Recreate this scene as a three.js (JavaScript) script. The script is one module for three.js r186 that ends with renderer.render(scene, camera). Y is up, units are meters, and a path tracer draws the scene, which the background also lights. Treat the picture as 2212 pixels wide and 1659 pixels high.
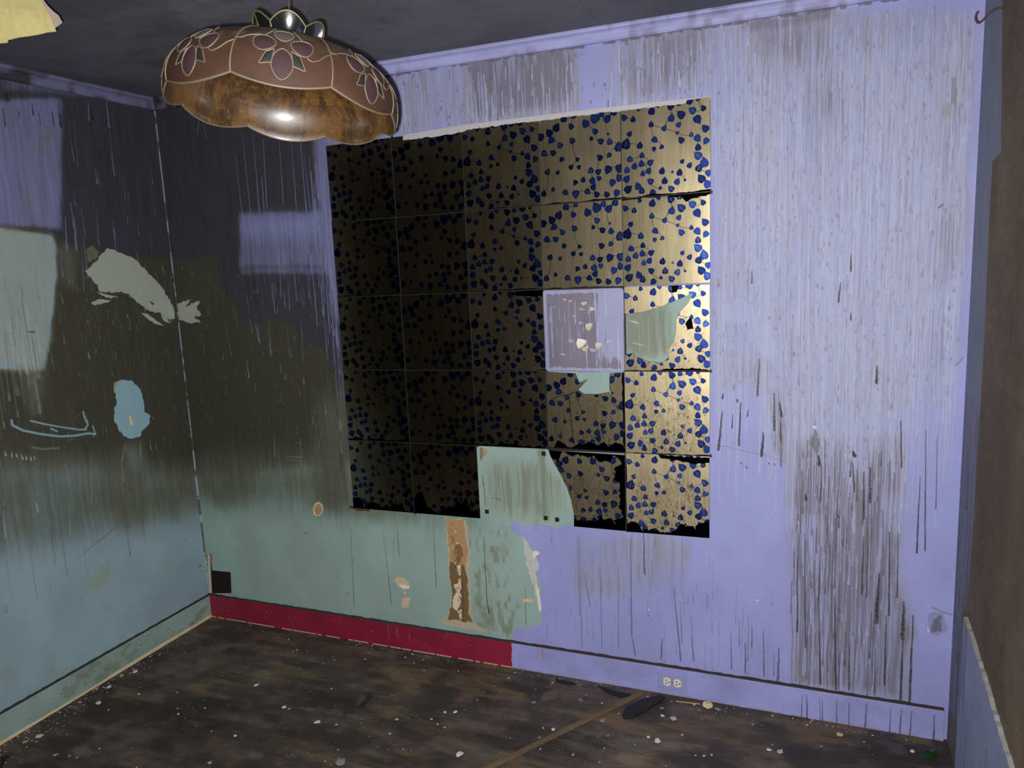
import * as THREE from 'three';
import { RoundedBoxGeometry } from 'three/addons/geometries/RoundedBoxGeometry.js';
import { mergeGeometries } from 'three/addons/utils/BufferGeometryUtils.js';

// ---------------------------------------------------------------- camera, light, exposure
const scene = new THREE.Scene();
scene.background = new THREE.Color(0x000000);
const camera = new THREE.PerspectiveCamera(53.6794, 2212 / 1659, 0.05, 30);
camera.position.set(2.747,1.66,2.695);
camera.rotation.set(-0.16008, 0.38554, -0.04386, 'YXZ');
camera.updateMatrixWorld();
const renderer = new THREE.WebGLRenderer({ antialias: true });
renderer.toneMapping = THREE.LinearToneMapping;
renderer.toneMappingExposure = 1.0;
renderer.shadowMap.enabled = true;
renderer.shadowMap.type = THREE.PCFSoftShadowMap;
scene.add(camera);
// the only light in the place: the flash of the hand-held phone, a centimetre or so to the left of the lens and below it
const flash = new THREE.SpotLight(0xffffff, 22, 0, 1.25, 1, 2);
flash.name = 'phone_flash';
flash.position.copy(camera.localToWorld(new THREE.Vector3(-0.013, -0.011, 0.0)));
flash.target.position.copy(camera.localToWorld(new THREE.Vector3(0, 0, -3)));
flash.castShadow = true;
flash.shadow.radius = 0.2;
flash.shadow.mapSize.set(2048, 2048);
flash.shadow.camera.near = 0.1;
scene.add(flash, flash.target);

// ---------------------------------------------------------------- helpers
const H = 2.4358, XR = 3.1827, ZF = 4.3, TH = 0.12;      // ceiling height, right wall, front wall, wall thickness
function rng(seed) { let s = seed | 0; return () => { s = (s + 0x6d2b79f5) | 0; let t = Math.imul(s ^ (s >>> 15), 1 | s); t = (t + Math.imul(t ^ (t >>> 7), 61 | t)) ^ t; return ((t ^ (t >>> 14)) >>> 0) / 4294967296; }; }
const clamp = (x, a = 0, b = 1) => Math.min(b, Math.max(a, x));
const sstep = (a, b, x) => { const t = clamp((x - a) / (b - a)); return t * t * (3 - 2 * t); };
const lerp = (a, b, t) => a + (b - a) * t;
function hash(ix, iy, s) { let h = Math.imul(ix, 374761393) ^ Math.imul(iy, 668265263) ^ Math.imul(s, 974634721); h = Math.imul(h ^ (h >>> 13), 1274126177); h = Math.imul(h ^ (h >>> 15), 2246822519); return ((h ^ (h >>> 16)) >>> 0) / 4294967296; }
function vn(x, y, s) {
  const ix = Math.floor(x), iy = Math.floor(y); let fx = x - ix, fy = y - iy; fx = fx * fx * (3 - 2 * fx); fy = fy * fy * (3 - 2 * fy);
  const a = hash(ix, iy, s), b = hash(ix + 1, iy, s), c = hash(ix, iy + 1, s), d = hash(ix + 1, iy + 1, s);
  return a + (b - a) * fx + (c - a) * fy + (a - b - c + d) * fx * fy;
}
function fbm(x, y, s, o = 3) { let v = 0, w = 0.5, t = 0; for (let i = 0; i < o; i++) { v += vn(x, y, s + i * 17) * w; t += w; w *= 0.5; x *= 2.03; y *= 2.03; } return v / t; }
const css = (c, a = 1) => `rgba(${c[0] | 0},${c[1] | 0},${c[2] | 0},${a})`;

const used = {};
const numbered = (n) => { used[n] = (used[n] ?? -1) + 1; return used[n] ? n + '_' + String(used[n]).padStart(3, '0') : n; };
function mesh(name, geometry, material, parent) {
  const m = new THREE.Mesh(geometry, material);
  m.name = parent && parent !== scene ? name : numbered(name);
  m.castShadow = m.receiveShadow = true;
  (parent ?? scene).add(m);
  return m;
}
function tag(o, label, category, group, kind) { Object.assign(o.userData, { label, category }); if (group) o.userData.group = group; if (kind) o.userData.kind = kind; return o; }
function thing(name, label, category, pos = [0, 0, 0], group) { const o = new THREE.Group(); o.name = numbered(name); o.position.set(...pos); scene.add(o); return tag(o, label, category, group); }
const std = (o) => new THREE.MeshStandardMaterial({ roughness: 0.85, ...o });
const rgb = (r, g, b) => new THREE.Color(`rgb(${r},${g},${b})`);
const box = (x0, x1, y0, y1, z0, z1) => new THREE.BoxGeometry(x1 - x0, y1 - y0, z1 - z0).translate((x0 + x1) / 2, (y0 + y1) / 2, (z0 + z1) / 2);
function bar(a, b, r, seg = 6, bend = null) { const p = [new THREE.Vector3(...a), new THREE.Vector3(...b)]; if (bend) p.splice(1, 0, new THREE.Vector3(...bend)); return new THREE.TubeGeometry(new THREE.CatmullRomCurve3(p), bend ? 12 : 2, r, seg); }
// uv of a geometry taken from two of its coordinates, in metres
function planarUV(g, i, j) { const p = g.attributes.position, uv = new Float32Array(p.count * 2); for (let k = 0; k < p.count; k++) { uv[2 * k] = p.getComponent(k, i); uv[2 * k + 1] = p.getComponent(k, j); } g.setAttribute('uv', new THREE.BufferAttribute(uv, 2)); return g; }
// a slab drawn in (z, y) for a side wall: local x -> world z, local z -> world x
function sideways(g) {
  const p = g.attributes.position, n = g.attributes.normal;
  for (let k = 0; k < p.count; k++) { p.setXYZ(k, p.getZ(k), p.getY(k), p.getX(k)); n.setXYZ(k, n.getZ(k), n.getY(k), n.getX(k)); }
  if (g.index) { const a = g.index.array; for (let k = 0; k < a.length; k += 3) [a[k], a[k + 2]] = [a[k + 2], a[k]]; }
  else for (const at of Object.values(g.attributes)) { const s = at.itemSize, a = at.array; for (let k = 0; k < at.count; k += 3) for (let c = 0; c < s; c++) { const i = k * s + c, j = (k + 2) * s + c; [a[i], a[j]] = [a[j], a[i]]; } }
  return g;
}
function jagged(pts, step, amp, seed, closed = true) {
  const r = rng(seed), out = [];
  for (let i = 0; i < pts.length - (closed ? 0 : 1); i++) {
    const a = pts[i], b = pts[(i + 1) % pts.length], l = Math.hypot(b[0] - a[0], b[1] - a[1]), n = Math.max(1, Math.round(l / step));
    for (let k = 0; k < n; k++) { const t = k / n, j = k ? amp : amp * 0.4; out.push([lerp(a[0], b[0], t) + (r() - 0.5) * 2 * j, lerp(a[1], b[1], t) + (r() - 0.5) * 2 * j]); }
  }
  if (!closed) out.push(pts[pts.length - 1]);
  return out;
}
const shapeOf = (pts) => new THREE.Shape(pts.map((p) => new THREE.Vector2(...p)));

// ---------------------------------------------------------------- computed textures, drawn in metres
class Sheet {
  constructor(w, h, ppm) {
    this.w = w; this.h = h; this.ppm = ppm; this.W = Math.round(w * ppm); this.Hh = Math.round(h * ppm);
    const make = () => { const c = document.createElement('canvas'); c.width = this.W; c.height = this.Hh; const x = c.getContext('2d'); return [c, x]; };
    [this.canvas, this.c] = make(); [this.bumpCanvas, this.b] = make();
  }
  pixels(f, g) {                                    // f(x, y) -> [r, g, b]; g(x, y) -> relief 0..255
    const im = this.c.createImageData(this.W, this.Hh), bm = g && this.b.createImageData(this.W, this.Hh), d = im.data;
    for (let j = 0, k = 0; j < this.Hh; j++) {
      const y = this.h - (j + 0.5) / this.ppm;
      for (let i = 0; i < this.W; i++, k += 4) {
        const x = (i + 0.5) / this.ppm, p = f(x, y);
        d[k] = p[0]; d[k + 1] = p[1]; d[k + 2] = p[2]; d[k + 3] = 255;
        if (g) { bm.data[k] = bm.data[k + 1] = bm.data[k + 2] = g(x, y); bm.data[k + 3] = 255; }
      }
    }
    this.c.putImageData(im, 0, 0);
    if (g) this.b.putImageData(bm, 0, 0); else { this.b.fillStyle = '#808080'; this.b.fillRect(0, 0, this.W, this.Hh); }
    for (const x of [this.c, this.b]) { x.setTransform(this.ppm, 0, 0, -this.ppm, 0, this.Hh); x.lineCap = x.lineJoin = 'round'; }
    return this;
  }
  path(x, pts, close) { x.beginPath(); pts.forEach((p, i) => (i ? x.lineTo(p[0], p[1]) : x.moveTo(p[0], p[1]))); if (close) x.closePath(); }
  patch(pts, col, { alpha = 1, jag = 0.003, step = 0.012, seed = 1, relief = 0 } = {}) {
    const q = jag ? jagged(pts, step, jag, seed) : pts;
    this.path(this.c, q, true); this.c.fillStyle = css(col, alpha); this.c.fill();
    if (relief) { this.path(this.b, q, true); this.b.fillStyle = relief > 0 ? `rgba(255,255,255,${relief})` : `rgba(0,0,0,${-relief})`; this.b.fill(); }
  }
  line(pts, w, col, alpha = 1, relief = 0) {
    this.path(this.c, pts); this.c.lineWidth = w; this.c.strokeStyle = css(col, alpha); this.c.stroke();
    if (relief) { this.path(this.b, pts); this.b.lineWidth = w; this.b.strokeStyle = relief > 0 ? `rgba(255,255,255,${relief})` : `rgba(0,0,0,${-relief})`; this.b.stroke(); }
  }
  run(x, y, len, w, col, alpha, r, relief = 0, wander = 0.35) {   // one dried run of paint or dirty water
    const n = Math.max(3, Math.round(len / 0.02)), p = [[x, y]]; let cx = x, v = 0;
    for (let k = 1; k <= n; k++) { v = v * 0.6 + (r() - 0.5) * 0.004 * wander; cx += v; p.push([cx, y - len * k / n]); }
    this.line(p, w, col, alpha, relief);
    if (r() < 0.4) this.line([p[n - 1], p[n]], w * 1.7, col, alpha, relief);
  }
  runs(n, x0, x1, y0, y1, [l0, l1], [w0, w1], cols, [a0, a1], seed, relief = 0, accept = null) {
    const r = rng(seed);
    for (let k = 0; k < n; k++) {
      const x = lerp(x0, x1, r()), y = lerp(y0, y1, r()), l = lerp(l0, l1, r() ** 1.7), w = lerp(w0, w1, r() ** 2), a = lerp(a0, a1, r()), c = cols[Math.floor(r() * cols.length)];
      if (!accept || accept(x, y, r)) this.run(x, y, l, w, c, a, r, relief);
    }
  }
  streaks(list, col, alpha, seed, relief = 0) { const r = rng(seed); for (const [xa, ya, xb, yb, w] of list) { const n = 8, p = []; for (let k = 0; k <= n; k++) p.push([lerp(xa, xb, k / n) + (r() - 0.5) * w * 0.2, lerp(ya, yb, k / n)]); for (let k = 0; k < n; k++) this.line([p[k], p[k + 1]], w * (0.3 + 0.5 * k / n + 0.15 * r()), col, alpha * (0.75 + 0.25 * r()), relief); } }
  texture(kind, wrap = THREE.MirroredRepeatWrapping) {
    const t = new THREE.CanvasTexture(kind === 'bump' ? this.bumpCanvas : this.canvas);
    if (kind !== 'bump') t.colorSpace = THREE.SRGBColorSpace;
    t.wrapS = t.wrapT = wrap; t.repeat.set(1 / this.w, 1 / this.h); t.magFilter = THREE.LinearFilter; t.anisotropy = 8;
    return t;
  }
  material(o = {}, bump = 0.001) { return std({ map: this.texture(), ...(bump ? { bumpMap: this.texture('bump'), bumpScale: bump } : {}), ...o }); }
}
// where a layer of paint or grime lies: polygons on a coarse grid with softened borders, looked up with grain added by the caller
function mask(w, h, blur, draw) {
  const q = 150, W = Math.round(w * q), Hh = Math.round(h * q), c = document.createElement('canvas'); c.width = W; c.height = Hh;
  const x = c.getContext('2d'); x.fillStyle = '#000'; x.fillRect(0, 0, W, Hh);
  x.setTransform(q, 0, 0, -q, 0, Hh);
  const lay = (pts, v, b = blur) => { x.filter = b ? `blur(${b * q}px)` : 'none'; const g = Math.round(v * 255); x.fillStyle = `rgb(${g},${g},${g})`; x.beginPath(); pts.forEach((p, i) => (i ? x.lineTo(p[0], p[1]) : x.moveTo(p[0], p[1]))); x.closePath(); x.fill(); };
  draw(lay);
  const d = x.getImageData(0, 0, W, Hh).data;
  return (px, py) => {
    const u = clamp(px * q - 0.5, 0, W - 1.001), v = clamp((h - py) * q - 0.5, 0, Hh - 1.001), i = u | 0, j = v | 0, a = u - i, b = v - j, k = (j * W + i) * 4, m = k + W * 4;
    return ((d[k] * (1 - a) + d[k + 4] * a) * (1 - b) + (d[m] * (1 - a) + d[m + 4] * a) * b) / 255;
  };
}
const LAV = [152, 154, 208], TEAL = [150, 175, 166], SOOT = [40, 39, 39], FILM = [140, 136, 148], PALE = [176, 178, 206], PLASTER = [222, 212, 192], KRAFT = [181, 142, 100];
const mixc = (a, b, t) => [a[0] + (b[0] - a[0]) * t, a[1] + (b[1] - a[1]) * t, a[2] + (b[2] - a[2]) * t];

// ---------------------------------------------------------------- back wall
const WB = 3.2;
const wallSheet = new Sheet(WB, 2.44, 640);
{
  const s = wallSheet;
  const green = mask(WB, 2.44, 0.004, (lay) => {
    lay([[0, 0], [-0.126,1.657], ...[[-0.012,1.738],[0.08,1.724],[0.276,1.744],[0.273,1.648],[0.282,1.574],[0.349,1.505],[0.358,1.43],[0.442,1.424],[0.572,1.465],[0.639,1.428],[0.68,1.377],[0.72,1.347],[0.811,1.319],[0.821,1.234],[0.874,1.174]], ...[[0.901,0.83],[0.892,0.599],[1.618,0.631],[1.62,0.594],[1.653,0.578],[1.696,0.572],[1.709,0.496],[1.728,0.469],[1.723,0.411],[1.738,0.333],[1.743,0.214],[1.67,0.193],[1.614,0.165],[1.597,0.101]], [1.6, 0]], 1);
    lay([[0.913,1.547],[2.398,1.536],[2.393,0.676],[1.887,0.633],[1.625,0.63],[1.613,0.584],[0.864,0.554]], 1);
  });
  const soot = mask(WB, 2.44, 0.035, (lay) => {
    lay([[-0.3, 2.7], [0.5, 2.7], ...[[0.583,2.433],[0.875,2.362],[0.887,2.146],[0.897,1.547],[0.885,0.829]], [0.046,0.699], [-0.3, 0.7]], 0.95, 0.02);
    lay([[-0.36,0.754],[0.887,0.86],[0.874,0.608],[-0.393,0.549]], 0.42, 0.06);
    lay([[0.83,0.7],[1.494,0.651],[1.491,0.592],[0.83,0.573]], 0.3, 0.03);
    lay([[0.411,1.915],[0.901,1.897],[0.885,1.678],[0.392,1.685]], 0.42, 0.006); lay([[0.419,1.898],[0.884,1.885],[0.875,1.796],[0.413,1.808]], 0.22, 0.02);
    lay([[0.392,1.685],[0.885,1.678],[0.886,1.64],[0.394,1.657]], 0.55, 0.006);
    lay([[0.829,2.224],[0.893,2.181],[0.889,1.624],[0.887,1.431],[0.857,1.432],[0.824,1.855]], 0.3, 0.012);
    lay([[0.904,2.429],[1.181,2.428],[1.159,2.156],[0.887,2.149]], 0.25, 0.03);
    lay([[0.749,1.111],[0.9,1.155],[0.863,0.618],[0.698,0.604]], 0.55, 0.05);
  });
  const film = mask(WB, 2.44, 0.03, (lay) => {
    lay([[1.159,2.414],[1.496,2.412],[1.5,2.148],[1.137,2.14]], 0.4);
    lay([[1.507,2.435],[1.977,2.424],[1.962,2.18],[1.51,2.163]], 0.82);
    lay([[1.977,2.419],[2.116,2.423],[2.111,2.183],[1.962,2.185]], 0.3);
    lay([[2.092,2.421],[2.422,2.424],[2.417,2.173],[2.095,2.18]], 0.72);
    lay([[2.422,2.41],[3.166,2.349],[3.173,1.96],[3.179,1.293],[3.059,1.262],[3.025,1.111],[2.66,1.033],[2.628,1.209],[2.421,1.188]], 0.56);
    lay([[2.502,2.398],[2.776,2.394],[2.777,2.35],[2.502,2.356]], 0.8, 0.01);
    lay([[2.559,2.362],[2.751,2.334],[2.767,2.209],[2.559,2.292]], 0.75);
    lay([[2.707,2.175],[2.847,2.171],[2.844,2.006],[2.729,2.046]], 0.8);
    lay([[3.084,2.207],[3.138,2.2],[3.138,1.937],[3.095,1.941]], 0.75);
    lay([[3.096,1.777],[3.139,1.774],[3.137,1.523],[3.096,1.609]], 0.8);
    lay([[3.067,1.38],[3.142,1.409],[3.127,1.174],[3.064,1.112]], 0.7);
    lay([[2.421,1.59],[2.565,1.631],[2.628,1.225],[2.445,1.205]], 0.66);
    lay([[2.421,1.511],[2.566,1.508],[2.612,1.32],[2.421,1.287]], 0.35);
    lay([[2.66,1.049],[3.026,1.065],[3.03,0.558],[3.069,0.432],[3.074,0.112],[2.691,0.111]], 0.8, 0.02);
    lay([[2.709,0.739],[2.798,0.747],[2.788,0.529],[2.712,0.605]], 0.45, 0.015);
    lay([[2.598,1.208],[2.658,1.178],[2.654,0.934],[2.608,0.998]], 0.75, 0.01);
    lay([[1.849,0.606],[2.347,0.628],[2.312,0.453],[2.172,0.361],[1.859,0.339]], 0.42, 0.03);
    lay([[2.097,1.503],[2.271,1.499],[2.277,1.302],[2.101,1.292]], 0.8, 0.02);
    lay([[1.507,0.885],[1.784,0.91],[1.854,0.776],[1.86,0.664],[1.505,0.652]], 0.5, 0.04);
    lay([[1.746,0.936],[1.781,0.938],[1.783,0.648],[1.758,0.645]], 0.72, 0.006);
  });
  const mould = mask(WB, 2.44, 0.02, (lay) => { lay([[1.431,0.566],[1.604,0.602],[1.609,0.485],[1.548,0.298],[1.615,0.185],[1.592,0.141],[1.381,0.151],[1.422,0.302]], 0.75); lay([[1.518,0.314],[1.641,0.32],[1.603,0.143],[1.488,0.135]], 0.95); });
  const A = (x, y) => 0.5 * vn(x * 150 + vn(x * 12, y * 10, 5) * 2.2, y * 5, 3) + 0.3 * vn(x * 60, y * 7, 4) + 0.2 * vn(x * 320, y * 14, 6);   // upright grain
  s.pixels((x, y) => {
    const wob = (vn(x * 16, y * 16, 11) - 0.5) * 0.02 + (vn(x * 70, y * 40, 12) - 0.5) * 0.008, st = A(x, y), mo = fbm(x * 7, y * 5, 21);
    const gr = sstep(0.4, 0.6, green(x + wob, y + wob * 1.3)); let p = mixc(LAV, TEAL, gr);
    const k = 0.94 + 0.12 * mo + 0.03 * (vn(x * 240, y * 240, 9) - 0.5);
    p = [p[0] * k, p[1] * k, p[2] * k];
    const f = film(x + wob, y + wob), fa = f > 0.02 ? sstep(0.42, 0.8, f * 0.72 + (st - 0.5) * 0.75 + (mo - 0.5) * 0.55 + 0.17) : 0;
    if (f > 0.02) p = mixc(p, gr > 0.5 ? [140 * k, 152 * k, 138 * k] : [148 * k, 149 * k, 178 * k], sstep(0.1, 0.6, f + (mo - 0.5) * 0.3) * 0.75);
    if (fa > 0) p = mixc(p, gr > 0.5 ? [122 * k, 126 * k, 110 * k] : mixc([FILM[0] * k, FILM[1] * k, FILM[2] * k], [110 * k, 104 * k, 114 * k], sstep(0.55, 0.8, f)), fa * 0.8);
    const m = mould(x, y); if (m > 0.02) p = mixc(p, [124, 122, 96], 0.6 * sstep(0.5, 0.95, m * 0.6 + (fbm(x * 60, y * 26, 31, 4) - 0.5) * 1.5 + 0.18));
    const g = soot(x + wob * 0.6, y + wob * 0.5); if (g > 0.01 && p[1] > p[2] * 0.9) p = mixc(p, [118, 120, 100], 0.8 * sstep(0.12, 0.55, g + (mo - 0.5) * 0.5)); if (g > 0.01) p = mixc(p, p[1] > p[2] * 0.9 ? [48, 45, 36] : SOOT, clamp(g + (st - 0.5) * 1.5 * g * (1.02 - g) + (mo - 0.5) * 0.9 * g * (1.02 - g)) * (p[1] > p[2] * 0.9 ? 0.84 : 0.9));
    return p;
  }, (x, y) => 120 + 30 * (fbm(x * 40, y * 30, 41, 2) - 0.5) + 40 * (A(x, y) - 0.5));
  const inFilm = (lo) => (x, y, r) => film(x, y) > lo * (0.6 + 0.8 * r());
  // black glue along the joints of the mirror tiles
  const TXa = [0.88972,0.30379,-0.00143], TYa = [2.15445,0.00271,-0.30558], nd = (i, j) => [TXa[0] + TXa[1] * i + TXa[2] * j, TYa[0] + TYa[1] * i + TYa[2] * j];
  for (let j = 0; j < 5; j++) for (let i = 0; i < 5; i++) { if (j && !(i === 4 && j === 2) && !(i === 3 && j === 3)) s.line([nd(i, j), nd(i + 1, j)], i === 2 && j === 4 ? 0.004 : 0.012, [16, 14, 13]); if (i && !(j === 4 && (i === 2 || i === 3))) s.line([nd(i, j), nd(i, j + 1)], 0.012, [16, 14, 13]); }
  // washed runs of lavender over the brown film
  const px = [PALE, [164, 166, 198], [170, 172, 202], [158, 160, 194]];
  s.runs(5200, 2.32, 3.16, 1.04, 2.4, [0.05, 0.5], [0.0014, 0.0034], px, [0.25, 0.85], 71, 0.35, (x, y, r) => { const f = film(x, y); return f > 0.3 * (0.6 + 0.8 * r()) && (f < 0.62 || r() < 0.3); });
  s.runs(420, 1.15, 2.36, 2.02, 2.38, [0.03, 0.2], [0.002, 0.005], px, [0.5, 0.95], 72, 0.35, inFilm(0.3));
  s.runs(260, 1.15, 2.0, 2.03, 2.1, [0.02, 0.06], [0.002, 0.004], px, [0.5, 0.9], 73, 0.3);
  s.runs(1500, 2.32, 3.16, 0.95, 2.4, [0.006, 0.03], [0.002, 0.0055], [[132, 130, 152], [124, 120, 136], [142, 140, 160]], [0.25, 0.6], 74, -0.2, inFilm(0.3));
  s.runs(200, 1.2, 2.36, 2.06, 2.4, [0.006, 0.04], [0.002, 0.008], [[120, 112, 122], [104, 98, 106]], [0.3, 0.6], 75, -0.2);
  s.runs(250, 2.68, 2.97, 0.2, 1.0, [0.06, 0.35], [0.002, 0.004], [[168, 170, 212], LAV, [160, 160, 204]], [0.3, 0.75], 76, 0.2);
  s.runs(190, 2.68, 2.97, 0.3, 1.02, [0.05, 0.34], [0.0015, 0.0045], [[96, 90, 98], [80, 76, 84], [110, 104, 114]], [0.4, 0.8], 77, -0.1);
  s.runs(70, 1.75, 2.62, 0.2, 0.62, [0.03, 0.2], [0.001, 0.003], [[104, 100, 128], [116, 112, 140]], [0.3, 0.7], 78);
  { const r = rng(94); for (let x = 1.12; x < 2.95; x += 0.016) if (r() < 0.62) s.line([[x, 2.384 + 0.004 * r()], [x + 0.006 + 0.014 * r(), 2.384 + 0.004 * r()]], 0.004 + 0.007 * r(), [96, 90, 98], 0.75, -0.3); }
  s.patch([[1.501,0.927],[1.514,0.929],[1.521,0.909],[1.511,0.885],[1.498,0.873]], [120, 122, 108], { jag: 0.002, seed: 95 }); s.patch([[1.515,0.924],[1.53,0.926],[1.535,0.91],[1.528,0.896],[1.516,0.897]], KRAFT, { jag: 0.0015, seed: 96 });
  s.streaks([[1.504,0.819,1.509,0.77,0.0050],[1.509,0.77,1.515,0.688,0.0033],[1.543,0.724,1.583,0.717,0.0033]], [70, 72, 66], 0.8, 97);
  // dark soot-laden drips that can be picked out one by one
  s.streaks([[2.7,0.688,2.704,0.318,0.0067],[2.722,0.69,2.732,0.261,0.0050],[2.775,0.645,2.772,0.441,0.0050],[2.772,0.441,2.784,0.132,0.0067],[2.823,0.465,2.835,0.12,0.0083],[2.844,0.314,2.844,0.121,0.0033],[2.874,0.301,2.877,0.127,0.0067],[2.907,0.692,2.909,0.485,0.0067],[2.922,0.71,2.923,0.478,0.0050],[2.958,0.566,2.956,0.39,0.0150],[2.985,0.716,2.993,0.421,0.0083],[2.985,0.42,2.988,0.165,0.0083],[3.037,0.477,3.036,0.343,0.0133],[3.039,0.344,3.038,0.122,0.0100],[3.065,0.431,3.067,0.114,0.0100],[3.011,0.718,3.016,0.49,0.0050],[2.956,0.297,2.957,0.124,0.0050],[2.445,1.106,2.432,0.969,0.0100],[2.448,1.172,2.445,1.153,0.0067],[2.507,1.141,2.502,0.989,0.0083],[2.495,1.154,2.496,1.144,0.0067],[2.481,1.099,2.478,1.049,0.0050],[2.532,1.117,2.529,1.093,0.0050],[2.567,1.296,2.562,1.167,0.0067],[2.583,1.037,2.578,0.955,0.0117],[2.617,1.177,2.618,1.047,0.0083],[2.635,1.145,2.641,1.097,0.0100],[2.638,1.097,2.64,1.007,0.0067],[2.641,1.007,2.642,0.92,0.0050],[2.761,0.965,2.765,0.933,0.0117],[2.772,0.933,2.77,0.803,0.0067],[2.868,0.987,2.873,0.971,0.0133],[2.868,0.947,2.875,0.848,0.0067],[2.902,0.917,2.907,0.757,0.0083],[2.921,0.934,2.923,0.815,0.0100],[2.723,0.827,2.725,0.807,0.0100],[2.824,0.766,2.83,0.75,0.0050],[2.817,1.547,2.811,1.484,0.0067],[2.845,1.634,2.846,1.583,0.0067],[2.931,1.276,2.931,1.218,0.0100],[2.849,1.449,2.85,1.424,0.0050],[2.541,1.594,2.541,1.552,0.0050],[3.079,1.067,3.092,0.662,0.0050],[3.069,0.913,3.068,0.652,0.0067],[3.112,1.053,3.118,0.807,0.0033],[3.006,1.095,3.014,0.94,0.0067]], [50, 46, 50], 0.85, 81, -0.5);
  s.streaks([[1.907,0.593,1.904,0.129,0.0033],[1.897,0.592,1.899,0.266,0.0033],[2.109,0.604,2.106,0.219,0.0067],[2.106,0.219,2.119,0.134,0.0067],[1.987,0.488,1.986,0.142,0.0033],[2.059,0.497,2.053,0.153,0.0033],[2.269,0.429,2.293,0.138,0.0067],[2.294,0.377,2.298,0.211,0.0033],[2.333,0.244,2.344,0.143,0.0050],[2.223,0.218,2.219,0.132,0.0083],[2.475,0.284,2.479,0.138,0.0050],[2.506,0.334,2.507,0.234,0.0033],[2.528,0.247,2.528,0.128,0.0083],[2.55,0.313,2.55,0.232,0.0050],[2.59,0.31,2.593,0.127,0.0067],[2.644,0.247,2.641,0.12,0.0100],[2.627,0.226,2.627,0.136,0.0033],[2.202,0.622,2.204,0.586,0.0033],[2.159,0.636,2.16,0.471,0.0100]], [84, 80, 104], 0.8, 82, -0.3);
  s.streaks([[0.855,0.532,0.841,0.161,0.0033],[1.022,0.527,1.036,0.198,0.0033],[1.092,0.627,1.093,0.429,0.0033],[1.063,0.394,1.086,0.637,0.0017],[1.27,0.591,1.264,0.302,0.0033],[1.499,0.553,1.499,0.271,0.0050],[1.499,0.271,1.505,0.22,0.0083],[1.673,0.354,1.668,0.193,0.0033],[1.923,0.443,1.943,0.311,0.0033]], [62, 66, 62], 0.85, 83, -0.5);
  // lavender runs over the soot beside the lamp and along the tiles
  const dl = [[126, 126, 172], [140, 140, 190], [112, 112, 156]];
  s.streaks([[0.423,2.17,0.429,1.878,0.0050],[0.47,2.26,0.474,1.895,0.0050],[0.525,2.236,0.522,1.921,0.0067],[0.576,2.212,0.564,1.928,0.0067],[0.551,2.063,0.547,1.929,0.0067],[0.658,2.223,0.65,1.942,0.0050],[0.718,2.217,0.714,1.918,0.0050],[0.762,2.194,0.763,1.896,0.0067],[0.773,2.138,0.784,1.914,0.0050],[0.8,2.117,0.798,1.875,0.0050],[0.605,1.751,0.595,1.554,0.0050],[0.681,1.787,0.673,1.533,0.0050],[0.766,1.782,0.771,1.423,0.0067],[0.836,1.741,0.829,1.393,0.0067],[0.866,1.701,0.869,1.314,0.0050],[0.443,1.436,0.454,1.353,0.0083],[0.448,1.456,0.459,1.395,0.0033],[0.514,1.435,0.51,1.292,0.0050],[0.611,1.454,0.61,1.292,0.0033],[0.269,1.458,0.29,1.29,0.0033],[0.415,1.457,0.42,1.395,0.0050],[0.688,1.453,0.681,1.272,0.0033],[0.248,2.34,0.227,2.265,0.0050],[0.262,2.329,0.276,2.241,0.0033]], [134, 134, 182], 0.8, 84, 0.3);
  s.runs(70, 0.52, 0.86, 1.55, 1.95, [0.03, 0.16], [0.002, 0.005], dl, [0.3, 0.8], 85, 0.2);
  s.runs(50, 0.80, 0.875, 1.3, 2.1, [0.06, 0.25], [0.003, 0.007], dl, [0.4, 0.9], 86, 0.2);
  s.runs(26, 0.55, 0.85, 1.45, 1.8, [0.04, 0.12], [0.002, 0.006], [[56, 54, 62], [70, 68, 82]], [0.4, 0.8], 87);
  // small pale ticks where the soot was washed through to the paint
  const tick = [[150, 156, 148], [128, 132, 120], [110, 112, 98]];
  s.runs(330, 0.02, 0.88, 0.95, 1.72, [0.008, 0.05], [0.0012, 0.004], tick, [0.15, 0.6], 88, 0.2);
  s.runs(200, 0.02, 0.88, 0.75, 1.7, [0.08, 0.3], [0.001, 0.003], [[92, 92, 78], [84, 84, 72], [60, 58, 52]], [0.15, 0.45], 89);
  s.streaks([[0.662,1.434,0.666,1.293,0.0067],[0.689,1.232,0.687,1.026,0.0067],[0.772,1.333,0.791,1.173,0.0050],[0.817,1.193,0.837,1.032,0.0050],[0.541,1.455,0.556,1.364,0.0050],[0.843,0.971,0.831,0.794,0.0050]], [50, 48, 42], 0.8, 90);
  s.streaks([[0.369,1.186,0.377,1.207,0.0050],[0.374,1.27,0.378,1.196,0.0067],[0.674,1.201,0.675,1.17,0.0067],[0.537,1.105,0.537,1.084,0.0033],[0.628,0.93,0.618,0.791,0.0050],[0.486,0.934,0.48,0.837,0.0050],[0.535,0.84,0.631,0.839,0.0050],[0.541,0.825,0.621,0.824,0.0033],[0.605,0.908,0.634,0.899,0.0033],[0.706,0.923,0.703,0.85,0.0033],[0.726,0.928,0.726,0.882,0.0033],[0.391,0.832,0.395,0.734,0.0050],[0.37,0.765,0.361,0.665,0.0050],[0.453,0.846,0.435,0.758,0.0033],[0.839,0.93,0.841,0.868,0.0067]], [140, 146, 138], 0.75, 91);
  s.streaks([[0.321,0.953,0.392,0.951,0.0033],[0.321,0.953,0.32,0.922,0.0033]], [30, 28, 26], 0.8, 92);
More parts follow.
